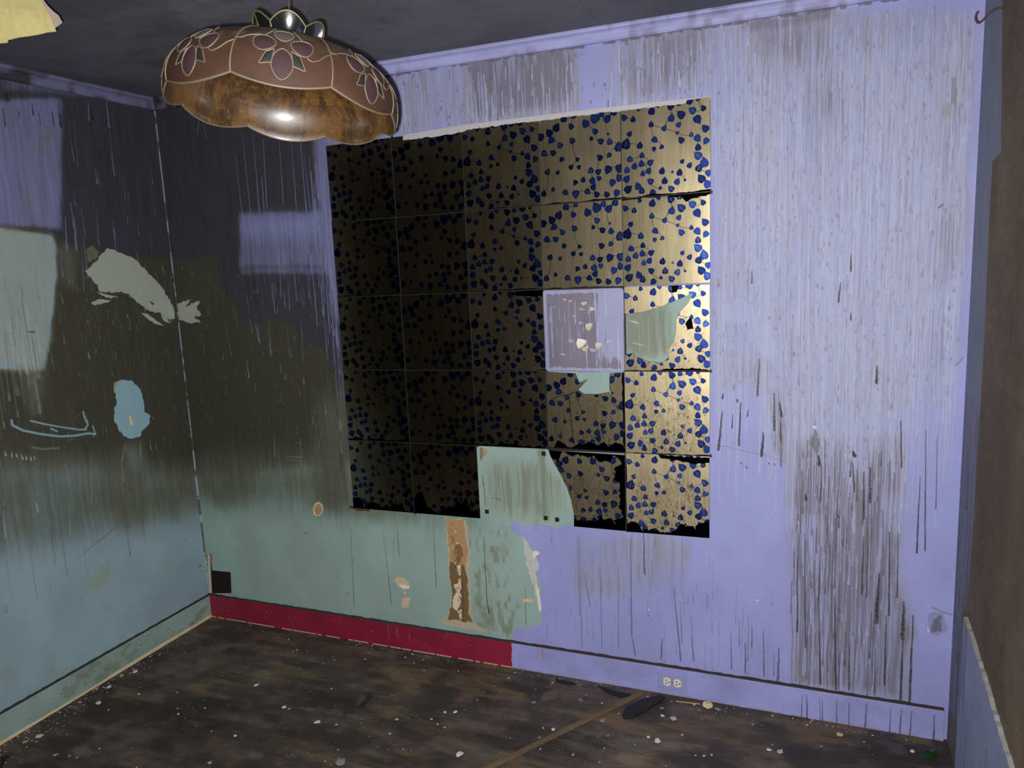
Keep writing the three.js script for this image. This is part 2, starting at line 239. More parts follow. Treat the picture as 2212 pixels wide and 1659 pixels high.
  // the tail of the scraped patch that crosses the corner
  s.patch([[-0.015,1.526],[0.041,1.546],[0.088,1.554],[0.051,1.521],[0.102,1.535],[0.142,1.544],[0.116,1.515],[0.141,1.481],[0.099,1.473],[0.134,1.447],[0.067,1.444],[0.027,1.457],[-0.013,1.466]], [168, 172, 158], { jag: 0.004, seed: 5 });
  // round patch of brown, the damp brown strip with flakes of plaster, bare plaster along the lavender border
  s.patch([[0.663,0.601],[0.676,0.628],[0.699,0.639],[0.718,0.623],[0.718,0.599],[0.7,0.574],[0.675,0.57],[0.664,0.579]], PLASTER, { jag: 0.001 });
  s.patch([[0.668,0.602],[0.681,0.624],[0.699,0.632],[0.712,0.618],[0.713,0.599],[0.698,0.578],[0.678,0.574]], KRAFT, { jag: 0.0015, relief: -0.3 });
  s.patch([[1.326,0.621],[1.422,0.621],[1.43,0.536],[1.435,0.486],[1.42,0.404],[1.426,0.282],[1.424,0.209],[1.442,0.164],[1.492,0.142],[1.466,0.13],[1.293,0.138],[1.26,0.15],[1.313,0.183],[1.331,0.248],[1.335,0.322],[1.327,0.393],[1.332,0.475],[1.326,0.556]], [196, 178, 146], { alpha: 0.8, jag: 0.006, step: 0.008, seed: 7 });
  s.patch([[1.332,0.617],[1.411,0.62],[1.417,0.545],[1.424,0.485],[1.408,0.412],[1.418,0.291],[1.411,0.207],[1.43,0.168],[1.304,0.165],[1.334,0.228],[1.338,0.301],[1.335,0.394],[1.341,0.476],[1.333,0.557]], KRAFT, { jag: 0.004, seed: 8, relief: -0.4 });
  s.patch([[1.335,0.425],[1.404,0.418],[1.414,0.342],[1.414,0.259],[1.406,0.207],[1.43,0.171],[1.308,0.166],[1.334,0.236],[1.338,0.301],[1.334,0.373]], [122, 96, 62], { jag: 0.005, seed: 9, relief: -0.3 });
  s.patch([[1.362,0.479],[1.373,0.516],[1.396,0.506],[1.4,0.462],[1.385,0.43],[1.364,0.434]], [140, 104, 66], { jag: 0.004, seed: 12 });
  for (const [k, q] of [[[1.349,0.33],[1.384,0.342],[1.377,0.292],[1.379,0.255],[1.355,0.21],[1.338,0.224],[1.338,0.258],[1.357,0.293]], [[1.367,0.414],[1.387,0.418],[1.386,0.379],[1.375,0.372]], [[1.371,0.516],[1.382,0.519],[1.386,0.511],[1.373,0.508]], [[1.39,0.512],[1.403,0.509],[1.396,0.504]], [[1.364,0.467],[1.374,0.464],[1.367,0.453]], [[1.372,0.353],[1.385,0.363],[1.382,0.307],[1.374,0.316]], [[1.359,0.215],[1.379,0.222],[1.371,0.166],[1.364,0.19]]].entries()) s.patch(q, [226, 208, 178], { jag: 0.003, step: 0.008, seed: 20 + k, relief: 0.5 });
  s.line([[1.39,0.37],[1.39,0.256],[1.386,0.162]], 0.003, [72, 56, 38], 0.8);
  { const r = rng(48), a = [[1.348,0.598],[1.387,0.173]][0], b = [[1.348,0.598],[1.387,0.173]][1]; for (let k = 0; k < 110; k++) { const t = r(), x = lerp(a[0], b[0], t * 0.35 + r() * 0.65), y = lerp(a[1], b[1], t), l = 0.004 + 0.02 * r() * r(); s.line([[x, y], [x + (r() - 0.5) * 0.006, y - l]], 0.002 + 0.006 * r() * r(), [[150, 116, 78], [98, 76, 50], [196, 160, 118], [222, 206, 176], [84, 64, 42]][Math.floor(r() * 5)], 0.3 + 0.5 * r(), (r() - 0.5) * 0.6); } }
  s.patch([[1.671,0.57],[1.684,0.559],[1.698,0.524],[1.713,0.496],[1.728,0.479],[1.735,0.46],[1.721,0.411],[1.723,0.364],[1.739,0.311],[1.739,0.259],[1.729,0.266],[1.718,0.328],[1.704,0.382],[1.687,0.439],[1.676,0.502]], [196, 200, 190], { jag: 0.005, step: 0.008, seed: 31, relief: 0.3 });
  { const r = rng(49), a = [[1.68,0.551],[1.731,0.27]][0], b = [[1.68,0.551],[1.731,0.27]][1]; for (let k = 0; k < 46; k++) { const t = r(), x = lerp(a[0], b[0], t) + (r() - 0.5) * 0.02, y = lerp(a[1], b[1], t), l = 0.006 + 0.03 * r() * r(); s.line([[x, y], [x + 0.2 * l, y - l]], 0.0015 + 0.004 * r(), [[226, 218, 200], [170, 184, 178], [206, 206, 200], [160, 160, 206]][Math.floor(r() * 4)], 0.3 + 0.5 * r(), 0.2); } }
  s.patch([[1.71,0.512],[1.73,0.518],[1.741,0.507],[1.721,0.493],[1.712,0.477]], [236, 226, 206], { jag: 0.002, seed: 32, relief: 0.5 });
  s.patch([[1.719,0.399],[1.732,0.342],[1.737,0.259],[1.725,0.265],[1.722,0.321]], [230, 222, 208], { jag: 0.003, seed: 33 });
  s.patch([[1.657,0.306],[1.705,0.308],[1.701,0.296],[1.66,0.292]], [214, 190, 150], { jag: 0.002, seed: 34 });
  s.patch([[1.061,0.315],[1.076,0.33],[1.108,0.329],[1.134,0.311],[1.134,0.282],[1.104,0.274],[1.077,0.287]], [214, 190, 156], { jag: 0.003, seed: 35, relief: -0.2 });
  s.patch([[1.078,0.3],[1.101,0.295],[1.133,0.294],[1.132,0.281],[1.095,0.277]], [240, 236, 226], { jag: 0.003, seed: 36, relief: 0.4 });
  s.patch([[1.094,0.234],[1.138,0.242],[1.128,0.221],[1.116,0.192],[1.09,0.186]], [212, 188, 154], { jag: 0.003, seed: 37, relief: -0.2 });
  s.patch([[1.103,0.265],[1.115,0.267],[1.114,0.254],[1.102,0.252]], [214, 196, 164], { jag: 0.001, seed: 38 });
  s.patch([[0.008,0.321],[0.04,0.324],[0.038,0.243],[0.01,0.23]], [140, 112, 78], { jag: 0.004, seed: 39 });
  // scratches of turquoise below the broken tile and the grey stain that a switch left at the right end
  s.patch([[3.11,0.441],[3.157,0.46],[3.166,0.393],[3.147,0.374],[3.109,0.374]], [134, 134, 166], { alpha: 0.75, jag: 0.006, seed: 40 });
  s.patch([[3.126,0.426],[3.146,0.446],[3.152,0.387],[3.122,0.38]], [98, 98, 118], { alpha: 0.85, jag: 0.004, seed: 41 });
  s.line([[3.121,0.468],[3.151,0.456],[3.178,0.45]], 0.005, [118, 112, 120], 0.7);
  s.line([[3.111,0.395],[3.114,0.378]], 0.003, [230, 230, 245], 0.8);
  s.patch([[2.567,0.423],[2.575,0.418],[2.562,0.417]], [236, 236, 236], { jag: 0.001 });
  s.line([[2.172,0.331],[2.175,0.328]], 0.004, [236, 236, 240]); s.line([[2.746,1.065],[2.749,1.062]], 0.007, [245, 245, 245]);
  s.streaks([[2.121,1.432,2.151,1.422,0.0100],[2.13,1.352,2.167,1.342,0.0067],[2.189,1.451,2.19,1.318,0.0033],[2.23,1.434,2.23,1.302,0.0033],[2.254,1.418,2.254,1.319,0.0033],[2.155,1.419,2.156,1.301,0.0033]], [170, 200, 190], 0.6, 93);
  s.line([[2.424,0.985],[2.461,0.982],[2.524,0.968],[2.601,0.956],[2.661,0.935]], 0.002, [110, 104, 112], 0.6);
  s.patch([[2.437,1.487],[2.506,1.509],[2.581,1.43],[2.627,1.32],[2.613,1.256],[2.567,1.32],[2.506,1.415],[2.445,1.432]], [172, 174, 206], { alpha: 0.35, jag: 0.01, step: 0.02, seed: 43 });
  s.patch([[3.085,2.056],[3.101,2.076],[3.11,2.046],[3.097,2.026],[3.086,2.028]], [150, 146, 150], { jag: 0.002, seed: 44, alpha: 0.8 });
  s.patch([[3.104,2.139],[3.115,2.144],[3.121,2.069],[3.109,2.062]], [128, 122, 130], { jag: 0.002, seed: 45, alpha: 0.7 });
  s.patch([[2.734,1.004],[2.748,1.069],[2.766,1.006],[2.757,0.965]], [100, 94, 102], { jag: 0.004, seed: 46, alpha: 0.6 });
  s.line([[3.152,1.278],[3.166,1.293],[3.172,1.304]], 0.004, [110, 104, 118], 0.7);
  s.line([[3.097,1.774],[3.087,1.766]], 0.006, [96, 94, 112], 0.8);
  for (const q of [[[2.508,0.926],[2.51,0.922]], [[2.527,0.913],[2.529,0.907]], [[2.601,0.931],[2.604,0.928]], [[2.619,0.929],[2.622,0.926]], [[0.513,0.711],[0.517,0.707]], [[0.611,0.487],[0.613,0.481]], [[0.81,0.223],[0.814,0.215]]]) s.line(q, 0.004, [70, 66, 76], 0.8);
}
const wallMat = wallSheet.material({ roughness: 0.62 }, 0.0012);
const gypsum = std({ color: rgb(214, 210, 200) }), darkWood = std({ color: rgb(30, 21, 18) });
const wallShape = shapeOf([[-TH, 0], [XR + TH, 0], [XR + TH, H], [-TH, H]]);
const holePts = [[0.017,0.324],[0.03,0.314],[0.034,0.238],[0.149,0.242],[0.14,0.127],[-0.01,0.108]];
wallShape.holes.push(new THREE.Path(holePts.map((p) => new THREE.Vector2(Math.max(0.001, p[0]), p[1]))));
const wallBack = mesh('wall_back', new THREE.ExtrudeGeometry(wallShape, { depth: 0.016, bevelEnabled: false }).translate(0, 0, -0.016), [wallMat, gypsum]);
tag(wallBack, 'back wall in lavender over sea green paint, sooty on the left, streaked on the right', 'wall', null, 'structure');
mesh('wall_core', box(-TH, XR + TH, 0, H, -0.2, -0.08), darkWood, wallBack);
for (const [x0, x1] of [[-TH, -0.01], [0.2, 0.26], [1.4, 1.46], [XR, XR + TH]]) mesh('stud', box(x0, x1, 0, H, -0.08, -0.016), darkWood, wallBack);

// ---------------------------------------------------------------- left wall, drawn in (z, y)
const WL = 1.7;
const leftSheet = new Sheet(WL, 2.44, 600);
{
  const s = leftSheet;
  const green = mask(WL, 2.44, 0.004, (lay) => lay([[0, 0], [WL, 0], [WL, 1.62], ...[[0.775,1.87],[0.67,1.866],[0.575,1.847],[0.525,1.816],[0.466,1.802],[0.341,1.77],[0.179,1.756],[0.011,1.737]]], 1));
  const soot = mask(WL, 2.44, 0.03, (lay) => {
    lay([[-0.3, 2.7], [WL + 0.3, 2.7], [WL + 0.3, 0.85], ...[[0.906,1.009],[0.538,0.9],[-0.02,0.713],[-0.432,0.584]]], 0.93, 0.05);
    lay([...[[0.906,1.009],[0.538,0.9],[-0.049,0.705],[-0.432,0.584],[-0.404,0.387],[-0.036,0.51],[0.578,0.636],[0.954,0.7]], [WL + 0.3, 0.7], [WL + 0.3, 0.85]], 0.42, 0.06);
    lay([[0.707,2.313],[0.466,2.361],[0.458,2.34],[0.534,1.86],[0.775,1.87],[0.872,1.877],[0.808,2.296]], 0.3, 0.006);
    lay([[0.69,2.421],[0.011,2.434],[0.013,2.42],[0.7,2.356]], 0.6, 0.008);
    lay([[0.873,1.87],[0.576,1.842],[0.56,1.78],[0.593,1.603],[0.643,1.428],[0.687,1.326],[0.752,1.325],[0.854,1.351],[0.951,1.365]], 0.0, 0.006);
    lay([[0.786,1.34],[0.687,1.326],[0.709,1.221],[0.735,1.145],[0.774,1.18],[0.779,1.269]], 0.5, 0.012);
    lay([[0.555,1.816],[0.48,1.78],[0.502,1.634],[0.553,1.628],[0.57,1.674]], 0.55, 0.01);
    lay([[0.382,0.96],[0.299,0.95],[0.264,0.846],[0.3,0.687],[0.406,0.72]], 0.4, 0.02);
  });
  const A = (x, y) => 0.5 * vn(x * 130 + vn(x * 12, y * 10, 5) * 2, y * 5, 103) + 0.3 * vn(x * 50, y * 7, 104) + 0.2 * vn(x * 300, y * 14, 106);
  s.pixels((x, y) => {
    const wob = (vn(x * 16, y * 16, 111) - 0.5) * 0.02 + (vn(x * 80, y * 40, 112) - 0.5) * 0.006, st = A(x, y), mo = fbm(x * 7, y * 5, 121);
    let p = mixc(LAV, [146, 172, 180], sstep(0.4, 0.6, green(x + wob, y + wob)));
    const k = 0.93 + 0.14 * mo + 0.03 * (vn(x * 240, y * 240, 9) - 0.5); p = [p[0] * k, p[1] * k, p[2] * k];
    p = mixc(p, [150, 150, 118], 0.35 * sstep(0.62, 0.8, fbm(x * 9, y * 9, 131)));
    const g = soot(x + wob * 0.6, y + wob * 0.5); if (g > 0.01 && p[1] > p[2] * 0.9) p = mixc(p, [118, 120, 100], 0.8 * sstep(0.12, 0.55, g + (mo - 0.5) * 0.5)); if (g > 0.01) p = mixc(p, p[1] > p[2] * 0.9 ? [48, 45, 36] : SOOT, clamp(g + (st - 0.5) * 1.5 * g * (1.02 - g) + (mo - 0.5) * 0.9 * g * (1.02 - g)) * (p[1] > p[2] * 0.9 ? 0.84 : 0.9));
    return p;
  }, (x, y) => 120 + 30 * (fbm(x * 40, y * 30, 141, 2) - 0.5) + 30 * (A(x, y) - 0.5));
  for (let k = 0; k < 3; k++) s.patch([[0.877,1.845],[0.776,1.86],[0.673,1.849],[0.586,1.83],[0.579,1.745],[0.605,1.604],[0.653,1.438],[0.694,1.345],[0.851,1.374],[0.947,1.387]], [168, 172, 156], { alpha: 0.2, jag: 0.012, step: 0.03, seed: 70 + k });
  s.runs(60, 0.62, 1.0, 1.3, 1.66, [0.06, 0.3], [0.004, 0.016], [[176, 184, 170], [138, 150, 142], [186, 196, 186]], [0.1, 0.3], 187);
  const tick = [[160, 168, 160], [136, 142, 132], [112, 116, 104]];
  s.runs(420, 0, 1.0, 0.8, 1.75, [0.008, 0.05], [0.0012, 0.004], tick, [0.15, 0.55], 188, 0.2);
  s.runs(300, 0, 1.0, 0.7, 1.7, [0.08, 0.35], [0.001, 0.003], [[104, 106, 94], [88, 88, 78], [62, 60, 54]], [0.15, 0.5], 189);
  s.runs(24, 0.05, 0.62, 1.75, 2.36, [0.03, 0.14], [0.002, 0.004], [[122, 122, 166], [150, 150, 196]], [0.4, 0.8], 190, 0.2);
  s.runs(30, 0.3, 1.0, 2.28, 2.36, [0.02, 0.06], [0.003, 0.006], [[30, 28, 30]], [0.5, 0.8], 191);
  s.streaks([[0.441,2.265,0.438,2.124,0.0050],[0.415,2.304,0.424,2.108,0.0033],[0.337,2.378,0.345,2.296,0.0083],[0.25,2.412,0.251,2.283,0.0100],[0.252,2.273,0.255,2.086,0.0050],[0.257,2.18,0.255,2.086,0.0050],[0.434,1.945,0.432,1.835,0.0050],[0.365,1.939,0.372,1.799,0.0050],[0.292,1.904,0.294,1.78,0.0050],[0.44,1.835,0.444,1.669,0.0067],[0.454,1.798,0.469,1.614,0.0050],[0.471,1.907,0.48,1.78,0.0133],[0.511,1.906,0.52,1.78,0.0100]], [132, 132, 178], 0.7, 192, 0.3);
  // the scraped patch, its fringes, and the fringe below it
  const scr = [172, 178, 164];
  s.patch([[0.457,1.697],[0.415,1.72],[0.364,1.765],[0.334,1.787],[0.268,1.768],[0.206,1.74],[0.144,1.687],[0.084,1.625],[0.047,1.571],[0.021,1.523],[0.018,1.468],[0.051,1.466],[0.102,1.5],[0.16,1.512],[0.209,1.55],[0.256,1.593],[0.293,1.605],[0.33,1.603],[0.401,1.611],[0.405,1.637],[0.431,1.669]], scr, { jag: 0.004, seed: 51 });
  s.patch([[0.436,1.78],[0.403,1.799],[0.377,1.77],[0.398,1.743],[0.434,1.732]], [128, 124, 98], { jag: 0.004, seed: 52, alpha: 0.7 });
  for (const [k, q] of [[[0.446,1.568],[0.403,1.58],[0.349,1.569],[0.39,1.561],[0.431,1.556]], [[0.206,1.508],[0.172,1.501],[0.121,1.464],[0.085,1.44],[0.135,1.453],[0.179,1.485]], [[0.099,1.508],[0.062,1.467],[0.049,1.445],[0.089,1.465]], [[0.42,1.612],[0.363,1.597],[0.312,1.583],[0.365,1.582]]].entries()) s.patch(q, scr, { jag: 0.002, step: 0.008, seed: 53 + k });
  s.patch([[0.153,1.557],[0.125,1.543],[0.136,1.535]], [78, 76, 66], { jag: 0.001 });
  s.runs(90, 0, 0.5, 1.45, 1.68, [0.004, 0.02], [0.002, 0.006], [[146, 148, 132], [196, 202, 190], [120, 118, 104]], [0.1, 0.35], 61);
  // scribbled lines, oval of bare blue with a chip of cream
  const blu = [150, 186, 196];
  s.patch([[0.386,1.198],[0.372,1.231],[0.334,1.233],[0.288,1.217],[0.257,1.179],[0.247,1.126],[0.25,1.075],[0.221,1.048],[0.234,1.013],[0.272,0.996],[0.291,0.969],[0.343,0.977],[0.374,0.994],[0.396,1.034],[0.409,1.077],[0.401,1.125],[0.385,1.142]], blu, { jag: 0.004, seed: 61, relief: -0.2 });
  s.patch([[0.386,1.229],[0.348,1.235],[0.351,1.216],[0.38,1.209],[0.379,1.181],[0.393,1.183]], scr, { jag: 0.003, seed: 62, alpha: 0.8 });
  s.patch([[0.332,1.071],[0.322,1.073],[0.318,1.031],[0.333,1.03]], [236, 214, 160], { jag: 0.001 });
  s.line([[0.84,1.162],[0.841,1.145],[0.802,1.115],[0.733,1.085],[0.659,1.059],[0.59,1.047],[0.538,1.044],[0.505,1.033]], 0.009, blu, 0.85); s.line([[0.505,1.033],[0.512,1.069]], 0.006, blu, 0.85);
  s.line([[0.769,1.145],[0.709,1.118],[0.635,1.089],[0.576,1.068],[0.544,1.061]], 0.007, blu, 0.85); s.line([[0.547,1.066],[0.533,1.078],[0.544,1.115],[0.546,1.134]], 0.009, blu, 0.8);
  s.line([[0.693,1.098],[0.668,1.081]], 0.007, blu, 0.8); s.line([[0.777,1.045],[0.742,1.029],[0.67,1.015]], 0.008, [130, 138, 132], 0.6);
  s.streaks([[0.882,1.055,0.881,1.038,0.0083],[0.857,1.047,0.859,1.027,0.0083],[0.843,1.04,0.84,1.022,0.0083],[0.823,1.028,0.82,1.009,0.0100],[0.806,1.02,0.805,1.005,0.0100],[0.791,1.013,0.788,0.997,0.0083],[0.776,1.009,0.773,0.997,0.0067],[0.37,0.961,0.4,0.883,0.0067],[0.4,0.883,0.398,0.8,0.0067],[0.292,0.959,0.298,0.887,0.0067],[0.541,0.95,0.563,0.76,0.0050],[0.919,0.838,0.926,0.743,0.0083],[0.794,0.834,0.792,0.796,0.0100],[0.655,0.818,0.676,0.652,0.0050],[0.575,1.62,0.57,1.574,0.0050],[0.488,1.372,0.486,1.343,0.0083]], [160, 176, 172], 0.6, 193);
  s.streaks([[0.729,1.478,0.704,1.475,0.0117]], [150, 92, 70], 0.9, 194);
  s.streaks([[0.654,0.556,0.455,0.623,0.0083],[0.571,0.753,0.587,0.718,0.0050],[0.787,0.504,0.793,0.459,0.0033],[0.964,0.498,0.966,0.463,0.0050],[0.045,0.269,0.035,0.272,0.0133],[0.109,0.427,0.103,0.429,0.0067],[0.893,0.097,0.845,0.065,0.0050],[1.046,0.095,1.008,0.061,0.0050]], [92, 106, 104], 0.5, 195);
}
const leftMat = leftSheet.material({ roughness: 0.62 }, 0.0012);
const ZO = 1.3, XH = -3.6;                                        // end of the left wall and far side of an unseen hall, added for dark tile reflections
const leftWall = mesh('wall_left', sideways(new THREE.ExtrudeGeometry(shapeOf([[-0.016, 0], [ZO, 0], [ZO, H], [-0.016, H]]), { depth: TH, bevelEnabled: false }).translate(0, 0, -TH)), [leftMat, gypsum]);
tag(leftWall, 'left wall, blackened by soot above and turquoise below, with scraped patches', 'wall', null, 'structure');

// ---------------------------------------------------------------- right wall: torn plasterboard in front of a brown board
const WR = 1.7;
const rightSheet = new Sheet(WR, 2.44, 500);
{
  const s = rightSheet;
  s.pixels((x, y) => {
    const mo = fbm(x * 7, y * 5, 221), st = 0.6 * vn(x * 110, y * 4, 203) + 0.4 * vn(x * 260, y * 9, 204);
    const k = 0.9 + 0.16 * mo; let p = [140 * k, 144 * k, 164 * k];
    p = mixc(p, [112, 110, 126], 0.75 * sstep(0.45, 0.8, st * 0.6 + (x < 0.245 && y < 1.2 ? 0.3 : 0.06) + (mo - 0.5) * 0.5));
    return p;
  }, (x, y) => 120 + 40 * (fbm(x * 40, y * 30, 241, 2) - 0.5));
  s.runs(60, 0.02, 0.23, 0.05, 1.2, [0.1, 0.4], [0.003, 0.012], [[84, 82, 98], [98, 96, 112], [70, 66, 76]], [0.3, 0.7], 271);
  s.line([[0.236,0.819],[0.217,0.52],[0.23,0.422],[0.26,0.074]], 0.006, [74, 72, 88], 0.8, -0.7);
  s.patch([[-0.031,0.097],[0.096,0.157],[0.195,0.123],[0.274,0.084],[0.018,-0.093],[-0.038,-0.046]], [112, 96, 82], { alpha: 0.6, jag: 0.008, seed: 77 });
  s.patch([[0.408,0.319],[0.447,0.347],[0.445,0.334]], [50, 46, 50], { jag: 0.001 });
}
const rightMat = rightSheet.material({ roughness: 0.8 }, 0.001);
const rightWall = mesh('wall_right', sideways(new THREE.ExtrudeGeometry(shapeOf([[0, 0], [ZF, 0], [ZF, H], [0, H]]), { depth: TH, bevelEnabled: false })).translate(XR, 0, 0), [rightMat, gypsum]);
tag(rightWall, 'blue-grey right wall, mostly hidden by a brown board above a low panel', 'wall', null, 'structure');
const low = [[0.238, 0.001], [1.7, 0.001], [1.7, 0.45], ...jagged([[0.864,0.489],[0.75,0.501],[0.603,0.523],[0.441,0.543],[0.255,0.563]], 0.02, 0.0035, 91, false)];
const lowSheet = new Sheet(0.8, 0.6, 400);
lowSheet.pixels((x, y) => { const k = 0.9 + 0.16 * fbm(x * 9, y * 7, 231) + 0.05 * (vn(x * 120, y * 50, 232) - 0.5); return mixc([164 * k, 172 * k, 206 * k], [122, 124, 144], 0.6 * sstep(0.55, 0.8, vn(x * 60, y * 5, 233) * 0.6 + (fbm(x * 5, y * 4, 234) - 0.5) + 0.15)); });
const lowPanel = mesh('low_panel', sideways(new THREE.ExtrudeGeometry(shapeOf(low), { depth: 0.014, bevelEnabled: false }).translate(0, 0, -0.0141)).translate(XR, 0, 0), [lowSheet.material({ roughness: 0.75 }, 0), std({ color: rgb(150, 147, 140) })], rightWall);
lowPanel.userData.label = 'low blue-grey plasterboard with a broken white upper edge';
const brownSheet = new Sheet(1.8, 2.44, 500);
brownSheet.pixels((x, y) => {
  const a = fbm(x * 5, y * 2.2, 301, 4), g = 0.6 * vn(x * 14, y * 60, 302) + 0.4 * vn(x * 40, y * 40, 303), k = 0.62 + 0.5 * a + 0.16 * (g - 0.5);
  return mixc([124 * k, 107 * k, 86 * k], [86, 78, 58], 0.5 * sstep(0.5, 0.75, fbm(x * 3 + 4, y * 2, 305)));
}, (x, y) => 110 + 70 * (fbm(x * 50, y * 50, 306, 3) - 0.5));
{ const r = rng(33); for (let k = 0; k < 420; k++) { const x = 0.24 + 0.8 * r() * r(), y = r() * 2.4, l = 0.002 + 0.012 * r() * r(); brownSheet.line([[x, y], [x + (r() - 0.5) * 0.004, y + l]], 0.0015 + 0.002 * r(), r() < 0.4 ? [206, 196, 176] : [150, 128, 96], 0.8, 0.3); } }
const brownMat = brownSheet.material({ roughness: 0.9 }, 0.002);
const boardPts = [...jagged([[0.251,2.276],[0.341,1.882],[0.237,1.871],[0.241,1.746],[0.25,1.559],[0.262,1.355],[0.261,1.171],[0.253,1.033],[0.256,0.826],[0.247,0.68],[0.227,0.592],[0.153,0.52],[0.215,0.474]], 0.02, 0.0025, 92, false), [0.27, 0.38], [1.68, 0.38], [1.68, H - 0.005], [0.275, H - 0.005]];
mesh('brown_board', sideways(new THREE.ExtrudeGeometry(shapeOf(boardPts), { depth: 0.003, bevelEnabled: false }).translate(0, 0, -0.0031)).translate(XR, 0, 0), brownMat, rightWall).userData.label = 'rough brown board nailed over the right wall';

// ---------------------------------------------------------------- front wall, ceiling, floor slab
const hiddenPaint = std({ color: rgb(58, 56, 60) });  // chosen dark so the mirror tiles reflect little light
tag(mesh('added_hall_far', box(XH - TH, XH, 0, H, ZO - TH, ZF + TH), hiddenPaint), 'far wall of an unseen hall added for the mirror tiles to reflect dark', 'wall', null, 'structure');  // this hall is added out of view to blacken the left tile reflections
tag(mesh('added_hall_side', box(XH, -TH - 0.001, 0, H, ZO - TH, ZO), hiddenPaint), 'side wall of an unseen hall added for the mirror tiles to reflect dark', 'wall', null, 'structure');
tag(mesh('wall_front', box(XH - TH, XR + TH, 0, H, ZF, ZF + TH), hiddenPaint), 'wall behind the camera, coloured dark for the mirror tiles to reflect', 'wall', null, 'structure');  // unseen rest of the room, its colour darkened for the tile reflections
const ceilSheet = new Sheet(3.4, 2.2, 300);
ceilSheet.pixels((x, y) => {
  const a = fbm(x * 3, y * 3, 401, 4), b = fbm(x * 16, y * 16, 402, 3), k = 0.8 + 0.3 * a + 0.14 * (b - 0.5);
  return mixc([110 * k, 111 * k, 122 * k], [80, 80, 86], 0.7 * sstep(0.5, 0.75, fbm(x * 2.4 + 5, y * 2.4, 405) * 0.8 + (b - 0.5) * 0.4 + 0.1));
}, (x, y) => 120 + 70 * (fbm(x * 22, y * 22, 403, 3) - 0.5));
{ const r = rng(44); for (let k = 0; k < 160; k++) { const x = r() * 3.4, y = r() * 2.2, l = 0.01 + 0.05 * r(); ceilSheet.line([[x, y], [x + l, y + (r() - 0.5) * 0.02]], 0.004 + 0.012 * r(), r() < 0.5 ? [132, 130, 138] : [78, 76, 80], 0.18); } ceilSheet.line([[2.05, 0], [2.06, 1.0]], 0.003, [70, 68, 72], 0.6, -0.6); }
tag(mesh('ceiling', planarUV(box(XH - TH, XR + TH, H, H + TH, -0.2, ZF + TH), 0, 2), ceilSheet.material({ roughness: 0.95 }, 0.003)), 'smoke-grey plaster ceiling', 'ceiling', null, 'structure');

// floor: narrow boards, run parallel to the back wall
const floorSheet = new Sheet(3.3, 1.5, 600);
{
  const s = floorSheet;
  s.pixels((x, y) => {                                             // x along the back wall, y = distance from it
    const a = fbm(x * 3.2, y * 5, 501, 4), b = fbm(x * 10, y * 34, 502, 3), c = fbm(x * 24, y * 24, 503, 3), row = Math.floor(y / 0.057), t = 0.9 + 0.2 * hash(row, Math.floor(x / 0.9 + row * 0.37), 7);
    const k = (0.5 + 0.5 * a + 0.35 * (b - 0.5) + 0.3 * (c - 0.5)) * t;
    let p = [100 * k, 87 * k, 78 * k];
    p = mixc(p, [116, 94, 66], 0.6 * sstep(0.47, 0.7, fbm(x * 4 + 3, y * 9, 505) * 0.9 + (b - 0.5) * 0.5));
    p = mixc(p, [50, 44, 42], 0.75 * sstep(0.5, 0.68, fbm(x * 5 + 9, y * 8, 507, 4)));
    p = mixc(p, [122, 118, 116], 0.35 * sstep(0.6, 0.8, fbm(x * 6 + 2, y * 12, 509, 4)));
    return p;
  }, (x, y) => 120 + 90 * (fbm(x * 40, y * 60, 511, 3) - 0.5));
  const r = rng(55);
  for (let k = 0; k < 900; k++) { const x = r() * 3.2, y = r() * 1.3, l = 0.01 + 0.12 * r() * r(); s.line([[x, y], [x + l, y + (r() - 0.5) * 0.01]], 0.001 + 0.004 * r() * r(), [[120, 108, 98], [60, 52, 48], [126, 106, 80], [132, 130, 128]][Math.floor(r() * 4)], 0.15 + 0.3 * r()); }
  for (let k = 0; k < 70; k++) { const x = r() * 3.2, y = r() * 1.2, q = 0.015 + 0.04 * r(); if (k % 2) s.patch([[x - q, y], [x - q * 0.3, y + q * 0.5], [x + q, y + q * 0.2], [x + q * 0.6, y - q * 0.5]], [[46, 40, 38], [112, 96, 80], [104, 100, 98]][Math.floor(r() * 3)], { alpha: 0.12 + 0.14 * r(), jag: 0.01, step: 0.006, seed: k }); }
  // worn-through bare wood and smears of plaster dust
  s.patch([[1.318,0.453],[1.456,0.454],[1.53,0.489],[1.503,0.526],[1.388,0.506]], [124, 102, 76], { alpha: 0.3, jag: 0.012, step: 0.008, seed: 3 });
  s.patch([[0.897,0.723],[1.11,0.682],[1.327,0.718],[1.218,0.779],[1.024,0.778]], [116, 96, 66], { alpha: 0.22, jag: 0.014, step: 0.01, seed: 4 });
  for (const [k, q] of [[[0.575,0.264],[0.603,0.227],[0.641,0.264],[0.608,0.29]], [[0.591,0.358],[0.627,0.327],[0.69,0.42],[0.655,0.448],[0.578,0.4]], [[0.917,0.535],[1.039,0.527],[1.175,0.515],[1.081,0.498],[0.994,0.494]], [[1.129,0.451],[1.096,0.344],[1.105,0.32],[1.136,0.416]], [[1.026,0.03],[1.117,0.027],[1.111,0.057],[1.033,0.061]], [[1.099,0.508],[1.217,0.486],[1.267,0.5],[1.178,0.52]]].entries()) s.patch(q, [136, 133, 130], { alpha: 0.25, jag: 0.01, step: 0.006, seed: 60 + k });
  s.patch([[1.138,0.458],[1.138,0.359],[1.155,0.366],[1.162,0.456]], [34, 30, 30], { alpha: 0.8, jag: 0.003, seed: 70 });
  s.patch([[1.788,0.142],[1.835,0.11],[1.846,0.173],[1.798,0.195]], [124, 108, 92], { alpha: 0.5, jag: 0.003, seed: 71 });
}
